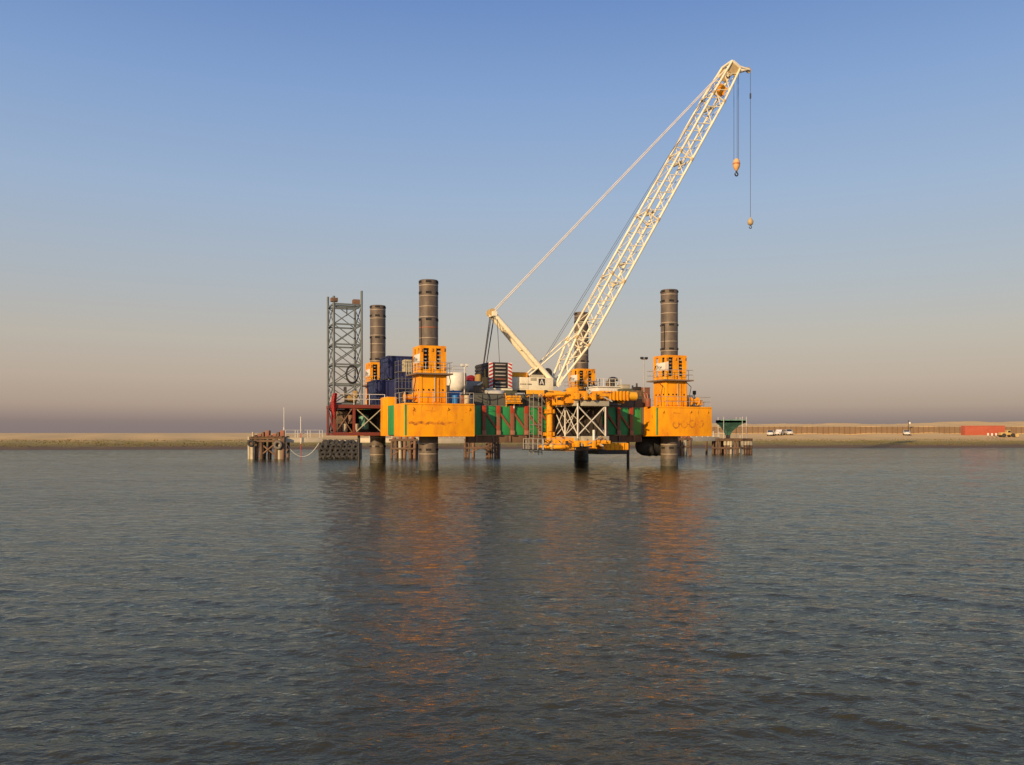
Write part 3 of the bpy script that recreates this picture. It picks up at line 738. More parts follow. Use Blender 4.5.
# badge: black square with a white letter A
crane.box('badge', -.35, .38, -1.535, -1.495, 2.42, 3.14, BLACK, .01, hs_)
yA = -1.548
crane.bar('badge_letter', (-.2, yA, 2.5), (.015, yA, 3.06), .012, .10, WHITE, hs_)
crane.bar('badge_letter', (.23, yA, 2.5), (.015, yA, 3.06), .012, .10, WHITE, hs_)
crane.bar('badge_letter', (-.12, yA - .002, 2.66), (.15, yA - .002, 2.66), .012, .08, WHITE, hs_)
for k in range(8):
    crane.bar('maker_lettering', (-2.5 + .17 * k, -1.542, 2.5), (-2.5 + .17 * k + (.11 if k != 4 else .03), -1.542, 2.5), .012, .13, mat('grey_lettering', (.2, .17, .12), .6), hs_)
crane.box('engine_cover', -3.9, -1.3, -.7, 1.3, 3.26, 3.85, ORANGE2, .08)
crane.box('winch_cover', -1.0, .6, -.9, .9, 3.26, 3.6, BEIGE, .05)
for s in (-1, 1): crane.mesh('winch_drum', lambda bm: add_lathe(bm, [(.55, -.6), (.55, -.55), (.36, -.55), (.36, .55), (.55, .55), (.55, .6)], 20, 'Y', (.2 + .9 * (s > 0), 0, 3.85)), BLACK)
cb = crane.box('cab', .6, 2.6, 1.55, 2.75, 1.9, 3.9, CREAM, .12)
crane.box('cab_window', 2.56, 2.63, 1.68, 2.62, 2.6, 3.7, GLASS, .01, cb)
crane.box('cab_window', .9, 2.4, 2.72, 2.78, 2.7, 3.7, GLASS, .01, cb)
# counterweight: stacked slabs, hazard boards
cw = crane.box('counterweight', -6.35, -3.78, -2.3, 2.3, 1.95, 4.72, BLACK, .05)
for k in range(7):
    z = 2.02 + .385 * k
    crane.box('counterweight_slab', -6.42, -3.74, -2.38, 2.38, z, z + .30, BLACK, .04, cw)
    crane.box('slab_lug', -5.65, -4.5, -2.47, -2.37, z + .08, z + .2, mat('bare_grey_lug', (.42, .38, .32), .6) if k not in (2,) else RUST, .02, cw)
for x0 in (-6.38, -4.22):
    bd = crane.box('hazard_board', x0, x0 + .46, -2.44, -2.39, 2.0, 4.7, WARN, .005)
    for k in range(7):
        z = 2.03 + .385 * k
        def stripe(bm, z=z, x0=x0):
            s = 1 if x0 < -5 else -1
            xs_ = (x0 + .01, x0 + .45)
            if s < 0: xs_ = xs_[::-1]
            vv = [bm.verts.new((xs_[0], -2.446, z)), bm.verts.new((xs_[1], -2.446, z + .2)), bm.verts.new((xs_[1], -2.446, min(z + .40, 4.69))), bm.verts.new((xs_[0], -2.446, z + .2))]
            f = bm.faces.new(vv)
            r_ = bmesh.ops.extrude_face_region(bm, geom=[f])
            for v in r_['geom']:
                if isinstance(v, bmesh.types.BMVert): v.co.y -= .006
        crane.mesh('red_stripe', stripe, REDB, bd)
crane.box('rear_frame', -6.6, -6.35, -1.9, 1.9, 1.75, 2.4, BEIGE, .03)
crane.box('rear_winch', -6.75, -6.42, .2, 1.4, 2.5, 3.6, mat('tan_paint', (.45, .28, .08), .6), .1)
crane.box('counterweight_tray', -6.6, -3.72, -2.45, 2.45, 1.72, 1.95, CREAM, .03)
# boom
FZ = 2.68; FXL = 2.2
tipx, tipz = 25.3, 41.3
th = math.atan2(tipz - FZ, tipx - FXL); BL = math.hypot(tipx - FXL, tipz - FZ)
ev = Vector((math.cos(th), 0, math.sin(th))); nv = Vector((-math.sin(th), 0, math.cos(th))); yv = Vector((0, 1, 0))
FOOT = Vector((FXL, 0, FZ))
def sec(s):
    d = np.interp(s, [0, 5.5, BL - 5, BL], [.30, 1.72, 1.72, 1.35]); wd = np.interp(s, [0, 5.5, BL - 5, BL], [1.9, 2.6, 2.6, 2.1])
    return float(d), float(wd)
def node(s, top, side):
    d, wd = sec(s)
    return FOOT + ev * s + nv * (d / 2 * (1 if top else -1)) + yv * (wd / 2 * side)
boom = crane.mesh('boom', lambda bm: add_tube(bm, node(0, 0, -1) - yv * .2, node(0, 0, 1) + yv * .2, .16, n=14), CREAM)
for s in (-1, 1):
    crane.mesh('foot_plate', lambda bm: add_bar(bm, node(-.35, 0, s) + nv * .15, node(.9, 0, s) + nv * .2, .18, .5), CREAM, boom)
secs = [0, 5.5] + [5.5 + (BL - 10.5) * k / 4 for k in range(1, 5)] + [BL]
for a, b in zip(secs, secs[1:]):
    for top in (0, 1):
        for s in (-1, 1):
            crane.tube('chord', node(a, top, s), node(b, top, s), .14, CREAM, boom, 10)
for a in secs[1:-1]:
    for top in (0, 1):
        for s in (-1, 1):
            crane.tube('joint_collar', node(a - .22, top, s), node(a + .22, top, s), .17, mat('tan_collar', (.5, .36, .16), .6), boom, 10)
    for s in (-1, 1): crane.tube('joint_frame', node(a, 0, s), node(a, 1, s), .09, CREAM, boom, 8)
    for top in (0, 1): crane.tube('joint_frame', node(a, top, -1), node(a, top, 1), .09, CREAM, boom, 8)
nn = 17
st = [1.6 + (BL - 2.4) * k / nn for k in range(nn + 1)]
for k, (a, b) in enumerate(zip(st, st[1:])):
    m1 = (a + b) / 2
    for s in (-1, 1):
        crane.tube('side_lacing', node(a, 0, s), node(m1, 1, s), .055, CREAM, boom, 8)
        crane.tube('side_lacing', node(m1, 1, s), node(b, 0, s), .055, CREAM, boom, 8)
        if k % 2 == 0 and k: crane.tube('side_strut', node(a, 0, s), node(a, 1, s), .045, CREAM, boom, 8)
    for top in (0, 1):
        crane.tube('face_lacing', node(a, top, -1), node(m1, top, 1), .045, CREAM, boom, 8)
        crane.tube('face_lacing', node(m1, top, 1), node(b, top, -1), .045, CREAM, boom, 8)
# walkway plate on the top face, head gear
HEAD = FOOT + ev * BL
hd = crane.mesh('boom_head', lambda bm: (add_bar(bm, HEAD - ev * .7 + yv * .7, HEAD + ev * .5 + yv * .7, .12, .9), add_bar(bm, HEAD - ev * .7 - yv * .7, HEAD + ev * .5 - yv * .7, .12, .9)), CREAM)
for k in range(4):
    y = -.45 + .3 * k
    crane.mesh('head_sheave', lambda bm: add_lathe(bm, [(.42, -.06), (.36, 0), (.42, .06)], 20, 'Y', tuple(HEAD + yv * y + Vector((.25, 0, -.1)))), mat('tan_collar', (.5, .36, .16), .6), hd)
for top in (0, 1): crane.tube('head_tie', node(BL, top, -1), node(BL, top, 1), .16, CREAM, boom, 10)
for s in (-1, 1): crane.tube('head_tie', node(BL, 0, s), node(BL, 1, s), .16, CREAM, boom, 10); crane.mesh('head_gusset', lambda bm: add_bar(bm, HEAD - ev * 1.3 + yv * 1.02 * s, HEAD + yv * 1.02 * s, .05, 1.25), mat('tan_collar', (.5, .36, .16), .6), boom)
JT = HEAD + Vector((2.45, 0, .1))
for s in (-1, 1):
    crane.bar('runner_arm', HEAD + yv * .45 * s + Vector((.1, 0, .25)), JT + yv * .2 * s, .14, .2, CREAM, hd)
    crane.tube('runner_stay', HEAD + yv * .4 * s + Vector((.1, 0, -.7)), JT + yv * .2 * s + Vector((-.2, 0, -.05)), .06, CREAM, hd)
crane.mesh('runner_sheave', lambda bm: add_lathe(bm, [(.36, -.06), (.3, 0), (.36, .06)], 18, 'Y', tuple(JT)), mat('tan_collar', (.5, .36, .16), .6), hd)
bx_ = FOOT + ev * (BL - 3.2)
crane.mesh('rope_guide_box', lambda bm: add_bar(bm, bx_ - ev * .7 - nv * .2, bx_ + ev * .5 - nv * .2, 1.0, .9), ORANGE2)
for f in (.36, .52, .68, .86):
    c = FOOT + ev * BL * f
    crane.bar('rope_roller', c - yv * .9, c + yv * .9, .22, .22, BEIGE, boom)
# mast
MT = Vector((-5.15, 0, 10.1)); MB_ = Vector((1.75, 0, 2.75))
for s in (-1, 1):
    crane.tube('mast_leg', MB_ + yv * .85 * s, MT + yv * .5 * s, .29, CREAM, None, 14)
mm = crane.mesh('mast_head', lambda bm: add_bar(bm, MT - yv * .85, MT + yv * .85, .5, .5), CREAM)
for f in (.22, .5, .78):
    crane.tube('mast_cross_tie', MB_.lerp(MT, f) - yv * (.85 - .35 * f), MB_.lerp(MT, f) + yv * (.85 - .35 * f), .1, CREAM)
for s in (-1, 1): crane.mesh('mast_sheave', lambda bm: add_lathe(bm, [(.4, -.1), (.34, 0), (.4, .1)], 18, 'Y', tuple(MT + yv * .45 * s + Vector((-.15, 0, .2)))), mat('tan_collar', (.5, .36, .16), .6))
for k, y in enumerate((-1.0, -.65, .3, .75, 1.1)):
    crane.tube('luffing_rope', MT + yv * y * .8, Vector((-6.25 + .12 * k, y * 1.3, 4.6)), .035, ROPE, None, 6)
crane.tube('luffing_rope', MT + Vector((.3, -.6, 0)), Vector((-5.0, -1.9, 4.7)), .03, ROPE, None, 6)
for s in (-1, 1):
    crane.tube('pendant', MT + yv * .6 * s + Vector((0, 0, .2)), FOOT + ev * (BL - 1.2) + nv * .7 + yv * .55 * s, .055, PEND, None, 8)
for s in (-.35, .35):
    crane.tube('hoist_rope', Vector((.1, s, 4.1)), FOOT + ev * (BL - 5) + nv * 1.0 + yv * s, .022, ROPE, None, 6)
    crane.tube('hoist_rope', FOOT + ev * (BL - 5) + nv * 1.0 + yv * s, HEAD + Vector((.1, s, .35)), .022, ROPE, None, 6)
for s in (-1, 1): crane.tube('backstop', Vector((-1.2, s * .8, 3.5)), node(6.2, 1, s), .09, CREAM, None, 10)
# hook blocks
HKx, HKz = tipx + .75, 30.3
for dx, dy in ((-.36, 0), (.1, 0), (.3, 0)):
    crane.tube('hook_rope', Vector((HKx + dx, dy, HKz)), Vector((HKx + dx, dy, tipz - .2)), .026, ROPE, None, 6)
hb = crane.mesh('hook_block', lambda bm: add_lathe(bm, [(.2, .1), (.36, -.1), (.43, -.45), (.40, -.85), (.25, -1.15), (.1, -1.35)], 18, 'Z', (HKx, 0, HKz)), mat('faded_hook_paint', (.75, .42, .16), .6))
crane.mesh('block_band', lambda bm: add_lathe(bm, [(.43, -.4), (.445, -.45), (.43, -.6)], 18, 'Z', (HKx, 0, HKz)), mat('faded_red_cheek', (.5, .17, .06), .6), hb)
crane.mesh('hook', lambda bm: add_torus(bm, .2, .08, (HKx, 0, HKz - 1.75), 'Y', 16, 8, R(-200), R(80)), BLACK, hb)
crane.tube('hook_shank', (HKx, 0, HKz - 1.6), (HKx, 0, HKz - 1.3), .12, BLACK, hb)
AXx, AXz = JT.x + .3, 23.3
crane.tube('auxiliary_rope', Vector((AXx, 0, AXz)), Vector((AXx, 0, JT.z)), .026, ROPE, None, 6)
crane.tube('rope_weight', Vector((AXx, 0, tipz - 3.3)), Vector((AXx, 0, tipz - 2.7)), .1, BLACK)
ab = crane.mesh('auxiliary_hook_ball', lambda bm: add_lathe(bm, [(.06, .5), (.12, .35), (.3, .15), (.36, -.1), (.3, -.35), (.1, -.5)], 18, 'Z', (AXx, 0, AXz - .3)), mat('tan_collar', (.5, .36, .16), .6))
crane.mesh('auxiliary_hook', lambda bm: add_torus(bm, .16, .05, (AXx, 0, AXz - 1.0), 'Y', 14, 6, R(-200), R(80)), BLACK, ab)

# ================================================================== DECK CARGO
def container(label, x0, x1, y0, y1, q, dep, m, z0=None, corr=True, name='shipping_container', group=None):
    p0, p1, za, zb_ = fb(x0, x1, y0, y1, q)
    if z0 is not None: za = z0
    t = BT(name, label, 'container', (p0 + p1) / 2, q, za, group)
    bd = t.box('body', p0 + .06, p1 - .06, q + .06, q + dep - .06, za + .03, zb_ - .03, m, .01)
    n = max(3, int((p1 - p0) / .42))
    for k in range(n):
        x = p0 + .15 + (p1 - p0 - .3) * (k + .25) / n
        t.box('corrugation', x, x + (p1 - p0) / n * .5, q + .01, q + .07, za + .2, zb_ - .2, m, .01, bd)
    for y in (q, q + dep - .14):
        for x in (p0, p1 - .14): t.box('corner_post', x, x + .14, y, y + .14, za, zb_, m, .01)
    for z in (za, zb_ - .16):
        t.box('rail', p0 + .14, p1 - .14, q - .004, q + .12, z, z + .16, m, .01)
        t.box('rail', p0 - .004, p0 + .12, q + .14, q + dep - .14, z, z + .16, m, .01)
    return t, (p0, p1, za, zb_)
container('navy blue container on deck at the bottom of the stack', 376, 405, 380, 404, 11.5, 4.5, NAVY, DZ)
p0, p1, za, zb_ = fb(388, 415, 356, 378, 12.5)
fr = BT('container_stand', 'grey steel stand carrying the upper navy container beside the stairs', 'stand', p1 - 1, 12.5, DZ)
_ztop = zz(379, 0, 12.5)
for x in (p0 + .1, (p0 + p1) / 2, p1 - .1):
    for y in (12.6, 16.4): fr.tube('leg', (x, y, DZ) if not (y < 16.1 and x < pp(405, 12)) else (x, y, 9.35), (x, y, za - .12), .08, GALV)
fr.box('table', p0, p1, 12.5, 16.6, za - .14, za - .004, BLACK, .01)
container('navy blue container raised on a stand above the lower one', 388, 415, 356, 378, 12.5, 4, NAVY)
t, d4 = container('navy blue tall cabinet container beside the orange leg housing', 396, 412, 379, 404, 8.5, 2.4, NAVY, DZ)
STAIR = mat('dark_galvanised', (.16, .155, .14), .6)
t = BT('access_stairs', 'dull grey stair landing in front of the navy containers', 'stairs', pp(402, 7), 7, DZ)
pa, pb = pp(398, 7), pp(412, 7)
for x in (pa, (pa + pb) / 2, pb):
    for y in (6.8, 8.2): t.tube('upright', (x, y, DZ), (x, y, 11.2), .022, STAIR)
for z in (8.2, 9.95): t.box('landing', pa - .05, pb + .05, 6.75, 8.25, z, z + .06, STAIR)
for z in (9.0, 9.3, 10.7, 11.1): t.tube('handrail', (pa, 6.8, z), (pb, 6.8, z), .022, STAIR); t.tube('handrail', (pa, 6.8, z), (pa, 8.2, z), .022, STAIR)
for k in range(7): t.box('tread', pa + .1 + .18 * k, pa + .45 + .18 * k, 6.2, 6.72, DZ + .2 + .24 * k, DZ + .24 + .24 * k, STAIR)
for y in (6.18, 6.74): t.bar('stringer', (pa - .05, y, DZ + .02), (pa + 1.7, y, 8.2), .05, .2, STAIR)
p0, p1, za, zb_ = fb(404, 415, 365, 376, 7.2)
t = BT('beige_cabinet', 'beige equipment cabinet on the stair landing beside the leg housing', 'cabinet', (p0 + p1) / 2, 7.0, 10.01)
t.box('body', p0, min(p1, pb), 7.0, 8.0, 10.01, 11.3, mat('beige_cabinet_paint', (.5, .42, .24), .6), .04)
t.box('door', p0 + .15, p0 + .75, 6.97, 7.01, 10.15, 11.15, mat('beige_cabinet_paint', (.5, .42, .24), .6), .01)

def winch(label, p, q, m, s=1.0):
    t = BT('deck_winch', label, 'winch', p, q, DZ + .03)
    t.box('bed', p - .6 * s, p + .6 * s, q - .4 * s, q + .4 * s, DZ + .03, DZ + .2, BLACK, .02)
    t.mesh('drum', lambda bm: add_lathe(bm, [(.45 * s, -.45 * s), (.45 * s, -.4 * s), (.26 * s, -.4 * s), (.26 * s, .4 * s), (.45 * s, .4 * s), (.45 * s, .45 * s)], 20, 'X', (p, q, DZ + .65 * s)), m)
    t.box('motor', p + .5 * s, p + .95 * s, q - .25 * s, q + .25 * s, DZ + .2, DZ + .8 * s, m, .05)
    return t
winch('orange deck winch left of the near orange leg housing', -2.1, -.4, ORANGE2)
winch('orange deck winch at the seaward corner right of the leg housing', LP + 2.4, -1.2, ORANGE2)
p = LP + 3.0
t = BT('white_locker', 'small white deck locker behind the corner winch', 'locker', p, .6, DZ + .03)
t.box('body', p - .3, p + .3, .3, .9, DZ + .03, DZ + 1.3, WHITE, .03); t.box('lid', p - .33, p + .33, .27, .93, DZ + 1.3, DZ + 1.38, WHITE, .02)
p = LP + 3.5
t = BT('marker_post', 'thin post with dark lantern on the corner of the barge', 'post', p, .4, DZ + .03)
t.tube('shaft', (p, .4, DZ), (p, .4, DZ + 1.5), .06, GALV); t.box('lantern', p - .15, p + .15, .25, .55, DZ + 1.45, DZ + 1.9, BLACK, .05)
t.tube('cross_arm', (p - .5, .4, DZ + 1.1), (p + .5, .4, DZ + 1.1), .04, GALV)

# tanks and plant between the near housing and the counterweight
p0, p1, za, zb_ = fb(447, 466, 373, 388, 9)
t = BT('white_tank', 'white rounded tank with top railing behind the near leg housing', 'tank', (p0 + p1) / 2, 9, DZ)
rr = (p1 - p0) / 2; pc = (p0 + p1) / 2
t.mesh('shell', lambda bm: add_lathe(bm, [(rr * .55, za - .5), (rr * .9, za - .1), (rr, za + .2), (rr, zb_ - .15), (rr * .93, zb_)], 28, 'Z', (pc, 9.0, 0)), WHITE)
for k in range(4):
    x = pc + rr * .7 * math.cos(R(45 + 90 * k)); y = 9 + rr * .7 * math.sin(R(45 + 90 * k)); t.tube('leg', (x, y, DZ), (x, y, za + .1), .09, BLACK)
t.railing([(p0 + .1, 8.8, zb_ - .06), (p1 - .1, 8.8, zb_ - .06)], .8, .6, GALV, .025)
t.box('manifold', p0 + .1, p1 - .2, 7.3, 7.7, DZ, DZ + 1.4, BLACK, .05)
p0, p1, za, zb_ = fb(451, 461, 390.5, 403, 2.2)
t = BT('blue_tank', 'bright blue plastic tank in a cage on the deck', 'tank', (p0 + p1) / 2, 2.2, DZ)
t.box('bottle', p0, p1, 2.2, 3.2, DZ + .12, zb_, BLUE, .08); t.box('pallet', p0 - .05, p1 + .05, 2.15, 3.25, DZ, DZ + .11, TIMBER, .01)
for x in (p0 - .02, (p0 + p1) / 2, p1 + .02): t.tube('cage_bar', (x, 2.16, DZ + .1), (x, 2.16, zb_), .02, GALV)
for z in (DZ + .4, DZ + .75): t.tube('cage_bar', (p0 - .02, 2.14, z), (p1 + .02, 2.14, z), .02, GALV)
p0, p1, za, zb_ = fb(465, 481, 381, 394, 6)
t = BT('grey_tank', 'weathered grey horizontal tank on the deck beside the counterweight', 'tank', (p0 + p1) / 2, 6, DZ)
rr = (zb_ - za) / 2
t.mesh('shell', lambda bm: add_lathe(bm, [(rr * .4, p0), (rr, p0 + .2), (rr, p1 - .2), (rr * .4, p1)], 26, 'X', (0, 6, (za + zb_) / 2)), mat('weathered_grey', (.33, .30, .24), .7, (.2, .15, .1), .7, 1.2))
for x in (p0 + .3, p1 - .5): t.box('saddle', x, x + .2, 5.5, 6.5, DZ, za + .3, BLACK, .02)
t.box('valve_box', p0 + .1, p0 + .5, 4.9, 5.2, DZ, DZ + 1.2, WHITE, .03); t.box('pump', p0 + .7, p1 + .2, 4.6, 5.2, DZ, DZ + 1.0, BLACK, .06)
p0, p1, za, zb_ = fb(466.5, 476.5, 375, 384, 11)
t = BT('red_drum', 'dark red rounded hose drum showing over the grey tank', 'drum', (p0 + p1) / 2, 11, DZ)
t.mesh('drum', lambda bm: add_lathe(bm, [(.2, 0), ((p1 - p0) / 2, .05), ((p1 - p0) / 2, .9), (.2, .95)], 24, 'Y', ((p0 + p1) / 2, 11, zb_ - (p1 - p0) / 2)), mat('dark_red_paint', (.30, .02, .03), .5))
for y in (11.1, 11.8): t.box('stand', p0 + .1, p1 - .1, y - .04, y + .04, DZ, zb_ - .5, BLACK, .01)
def light_mast(label, px, y0, q, base=DZ, lamps=2, m=GALV):
    p = pp(px, q); zt_ = zz(y0, p, q)
    t = BT('light_mast', label, 'light', p, q, base)
    t.tube('mast', (p, q, base), (p, q, zt_), .05, m)
    t.bar('cross_arm', (p - .35, q, zt_ - .05), (p + .35, q, zt_ - .05), .06, .06, m)
    for s in (-1, 1): t.box('lamp', p + s * .27 - .16, p + s * .27 + .16, q - .15, q + .12, zt_ - .02, zt_ + .22, BLACK if lamps == 2 else WHITE, .03)
light_mast('thin light mast rising beside the white tank', 464.5, 366, 7.4, lamps=1, m=WHITE)
light_mast('dark floodlight mast left of the right leg housing', 644, 359, 2.4, m=GALV)
t = BT('hydraulic_unit', 'tan hydraulic power unit left of the hazard boards', 'machine', pp(483, 5), 5, DZ)
pq = pp(483, 5)
t.box('skid', pq - .9, pq + 1.0, 4.6, 6.0, DZ, DZ + .4, BLACK, .03)
t.box('cabinet', pq - .8, pq + .3, 4.8, 5.9, DZ + .4, 8.4, BEIGE, .05)
t.box('cooler', pq - .1, pq + .75, 4.7, 5.2, 8.4, 9.5, mat('tan_paint', (.45, .28, .08), .6), .06)
t.tube('exhaust', (pq + .4, 5.4, 8.2), (pq + .4, 5.4, 10.4), .12, mat('tan_paint', (.45, .28, .08), .6)); t.tube('hose', (pq - .7, 4.9, 8.6), (pq + .5, 4.8, 9.3), .1, CREAM)
p0, p1, za, zb_ = fb(487, 506, 391, 396, 2.0)
t = BT('upturned_boat', 'small pale upturned work boat lying on trestles behind the grey bulwark', 'boat', (p0 + p1) / 2, 2.2, DZ)
def hullf(bm):
    n = 10; g = []
    for i in range(n + 1):
        u = i / n; x = p0 + (p1 - p0) * u; wv = .75 * (1 - max(0, u - .55) ** 2 * 4.5); hv = (zb_ - za) * (1 - .5 * max(0, u - .7))
        g.append([bm.verts.new((x, 2.4 + wv * math.cos(a), za + .1 + hv * math.sin(a) ** .7)) for a in np.linspace(0, math.pi, 9)])
    for a, b in zip(g, g[1:]):
        for j in range(8): bm.faces.new((a[j], a[j + 1], b[j + 1], b[j]))
    bm.faces.new(g[0]); bm.faces.new(list(reversed(g[-1])))
t.mesh('hull', hullf, mat('pale_grp', (.66, .6, .46), .5))
for x in (p0 + .4, p1 - .6): t.box('trestle', x, x + .12, 1.7, 3.1, DZ, za + .12, TIMBER, .01)
p0, p1, za, zb_ = fb(508, 522, 394.5, 403, -.3)
t = BT('pipe_basket', 'orange basket of short pipes fixed on the grey bulwark', 'basket', (p0 + p1) / 2, .3, za)
for r_ in range(3):
    for k in range(6):
        x = p0 + .12 + (p1 - p0 - .24) * (k + .5 * (r_ % 2)) / 6; z = za + .16 + .24 * r_
        t.tube('pipe', (x, -.55, z), (x, .35, z), .115, ORANGE2 if (k + r_) % 3 else mat('tan_paint', (.45, .28, .08), .6))
t.box('basket_floor', p0, p1, -.5, .36, za - .06, za + .02, ORANGE, .01)
t.tube('basket_leg', ((p0 + p1) / 2, -.05, DZ - .3), ((p0 + p1) / 2, -.05, za), .06, WHITE)

# right of the boom: white cabin, machinery
p0, p1, za, zb_ = fb(598, 621, 381, 391, 6)
t = BT('white_deck_house', 'low white deck house with railed roof behind the orange ribbed beam', 'cabin', (p0 + p1) / 2, 6, DZ)
hh = t.box('walls', p0, p1, 6.0, 9.0, DZ, zz(387, p0, 6), WHITE, .05)
t.box('roof', p0 - .15, p1 + .15, 5.85, 9.15, zz(387, p0, 6), zz(386, p0, 6), WHITE, .02)
for k in range(3): t.box('window', p0 + .3 + .8 * k, p0 + .8 + .8 * k, 5.98, 6.02, 7.4, 8.1, GLASS, .01, hh)
t.railing([(p0, 6, zz(386, p0, 6)), (p1, 6, zz(386, p0, 6)), (p1, 9, zz(386, p0, 6))], .85, .7, WHITE, .03)
t2 = BT('roof_machine', 'dark ventilator on the roof of the white deck house', 'ventilator', p1 - .5, 7, zz(386, p0, 6))
zr = zz(386, p0, 6)
t2.mesh('cowl', lambda bm: add_lathe(bm, [(.25, 0), (.25, .6), (.55, .7), (.55, 1.0), (.2, 1.15)], 18, 'Z', (p1 - .5, 7, zr)), BLACK)
t2.box('motor', p1 - 1.3, p1 - .8, 6.8, 7.3, zr, zr + .7, mat('brown_machine', (.16, .11, .06), .7), .06)
t2.tube('pipe', (p1 - .9, 7, zr + .6), (p1 - .4, 7, zr + .9), .07, BLACK)
pr = pp(640, 2.2)
t = BT('drill_power_pack', 'brown and red power pack left of the right leg housing', 'machine', pr, 2.2, DZ)
t.box('skid', pr - 1.2, pr + .9, 1.7, 3.0, DZ, DZ + .4, BLACK, .03)
t.box('body', pr - 1.0, pr + .2, 1.8, 2.9, DZ + .4, 8.3, mat('brown_machine', (.16, .11, .06), .7), .06)
t.box('radiator', pr + .25, pr + .8, 1.8, 2.8, DZ + .4, 8.0, RUST, .05)
t.box('air_filter', pr - .7, pr + .1, 2.0, 2.6, 8.3, 8.7, BLACK, .1)
t.tube('exhaust', (pr - .3, 2.4, 8.3), (pr - .3, 2.4, 9.1), .1, BLACK)
for k in range(3): t.tube('hose', (pr + .2 + .2 * k, 1.75, 8.0), (pr + .5 + .12 * k, 1.6, 7.0), .035, REDB if k == 1 else BEIGE)
pr = pp(631, 4)
t = BT('generator_set', 'dark green covered generator behind the ribbed orange beam', 'generator', pr, 4, DZ)
t.box('canopy', pr - 1.0, pr + 1.0, 4, 5.4, DZ + .2, 8.6, mat('olive_paint', (.10, .10, .05), .6), .1); t.box('skid', pr - 1.1, pr + 1.1, 3.9, 5.5, DZ, DZ + .2, BLACK, .02)
t.box('louvre', pr - .7, pr + .3, 3.97, 4.01, 7.2, 8.2, BLACK, .01); t.tube('exhaust', (pr + .6, 4.7, 8.6), (pr + .6, 4.7, 9.0), .1, BLACK)
# ladder-like rack by the rear right housing
pr = pp(595, 12)
t = BT('gas_bottle_rack', 'grey rack with ladder rungs beside the rear orange housing', 'rack', pr, 12, DZ)
for s in (-.6, .6):
    for y in (12, 12.7): t.tube('upright', (pr + s, y, DZ), (pr + s, y, 10.2), .05, GALV)
for k in range(7): t.tube('rung', (pr - .6, 12, DZ + .4 + .5 * k), (pr + .6, 12, DZ + .4 + .5 * k), .035, GALV)
t.box('shelf', pr - .65, pr + .65, 11.95, 12.75, 8.2, 8.26, GALV)
t.mesh('cylinder', lambda bm: add_lathe(bm, [(.2, 8.27), (.2, 9.4), (.08, 9.6), (.06, 9.8)], 14, 'Z', (pr, 12.35, 0)), BLACK)

# black rubber fender slung under the right corner block
pa = pp(637.5, 2.6); pb2 = LP + 1.6
t = BT('rubber_fender', 'large black rounded rubber fender slung under the right orange corner block', 'fender', (pa + pb2) / 2, 2.6, 3.3)
t.mesh('body', lambda bm: add_lathe(bm, [(.1, pa), (.45, pa + .05), (.85, pa + .3), (1.1, pa + .75), (1.15, pa + 1.2), (1.15, pb2 - .8), (.8, pb2 - .2), (.1, pb2)], 28, 'X', (0, 2.75, 2.2)), RUBBER)
for x in (pa + 1.6, pb2 - 1.6): t.mesh('sling', lambda bm: add_torus(bm, 1.17, .05, (x, 2.75, 2.2), 'X', 24, 6), BLACK)

# ================================================================== JETTY, DOLPHINS, HOPPER
def pile_row(t, pxs, Y, ztop, r=.24, m=PILE, back=2.2, name='pile', pale=False):
    rr = random.Random(int(pxs[0] * 10))
    for i, px in enumerate(pxs):
        x = (px - CX) / F * Y
        for b in ((0, back) if back else (0,)):
            mm_ = m if rr.random() < .55 else (TIMBER if rr.random() < .7 else BEIGE)
            xx_ = x + (rr.uniform(-.5, .5) if b else 0)
            t.tube(name, (xx_ + rr.uniform(-.25, .25), Y + b + rr.uniform(-.2, .2), -3.6), (xx_, Y + b, ztop + rr.uniform(-.05, .02)), r * rr.uniform(.75, 1.15), mm_, None, 10)
# old timber dolphin on the left
Y = 120.0; o_ = W(266, 459, Y)
t = WT('timber_dolphin', 'old timber and steel mooring dolphin with tyre fender and pale pile', 'dolphin', (o_.x, Y, -3))
pile_row(t, (249, 252, 257, 261, 277, 280, 283.5), Y, 3.1, .26, PILE, 2.6)
pile_row(t, (265, 271), Y + 2.6, 2.9, .22, TIMBER, 0)
xl, xr = W(248, 0, Y).x, W(285, 0, Y).x
for z, h in ((2.35, .3), (2.75, .28)):
    for y in (Y - .35, Y + 1.1, Y + 2.6): t.box('cap_beam', xl + .25 * (z > 2.5), xr - .3 * (z > 2.5), y, y + .4, z, z + h, TIMBER, .03)
for k in range(9):
    x = xl + .5 + (xr - xl - 1.2) * k / 8
    t.box('deck_plank', x, x + .42, Y - .5, Y + 3.2, 3.03 + .02 * (k % 3), 3.13 + .02 * (k % 3), TIMBER, .01)
t.tube('brace', (W(259, 0, Y).x, Y, .3), (W(277, 0, Y).x, Y, 2.3), .12, PILE); t.tube('brace', (W(277, 0, Y).x, Y + .1, .3), (W(259, 0, Y).x, Y + .1, 2.3), .12, PILE)
x = W(253.5, 0, Y).x
t.tube('pale_pile', (x, Y - .6, -3), (x, Y - .6, 1.9), .26, TIMBERL); t.tube('bollard', (x, Y - .2, 3.1), (x, Y - .2, 3.75), .14, TIMBERL)
for k in range(8):
    x = xl + .7 + .5 * k; t.box('rusty_scrap', x, x + .35 + .2 * (k % 2), Y + .2 + .1 * k, Y + 1.5, 3.12, 3.3 + .22 * ((k * 5) % 4), RUST if k % 2 else PILE, .04)
def tyre(label, c, R_=.5, ax='Y', group=None, m=RUBBER):
    one('tyre', lambda bm: add_torus(bm, R_ * .7, R_ * .32, (0, 0, 0), ax, 22, 10), m, label, 'tyre', c, 0, group)
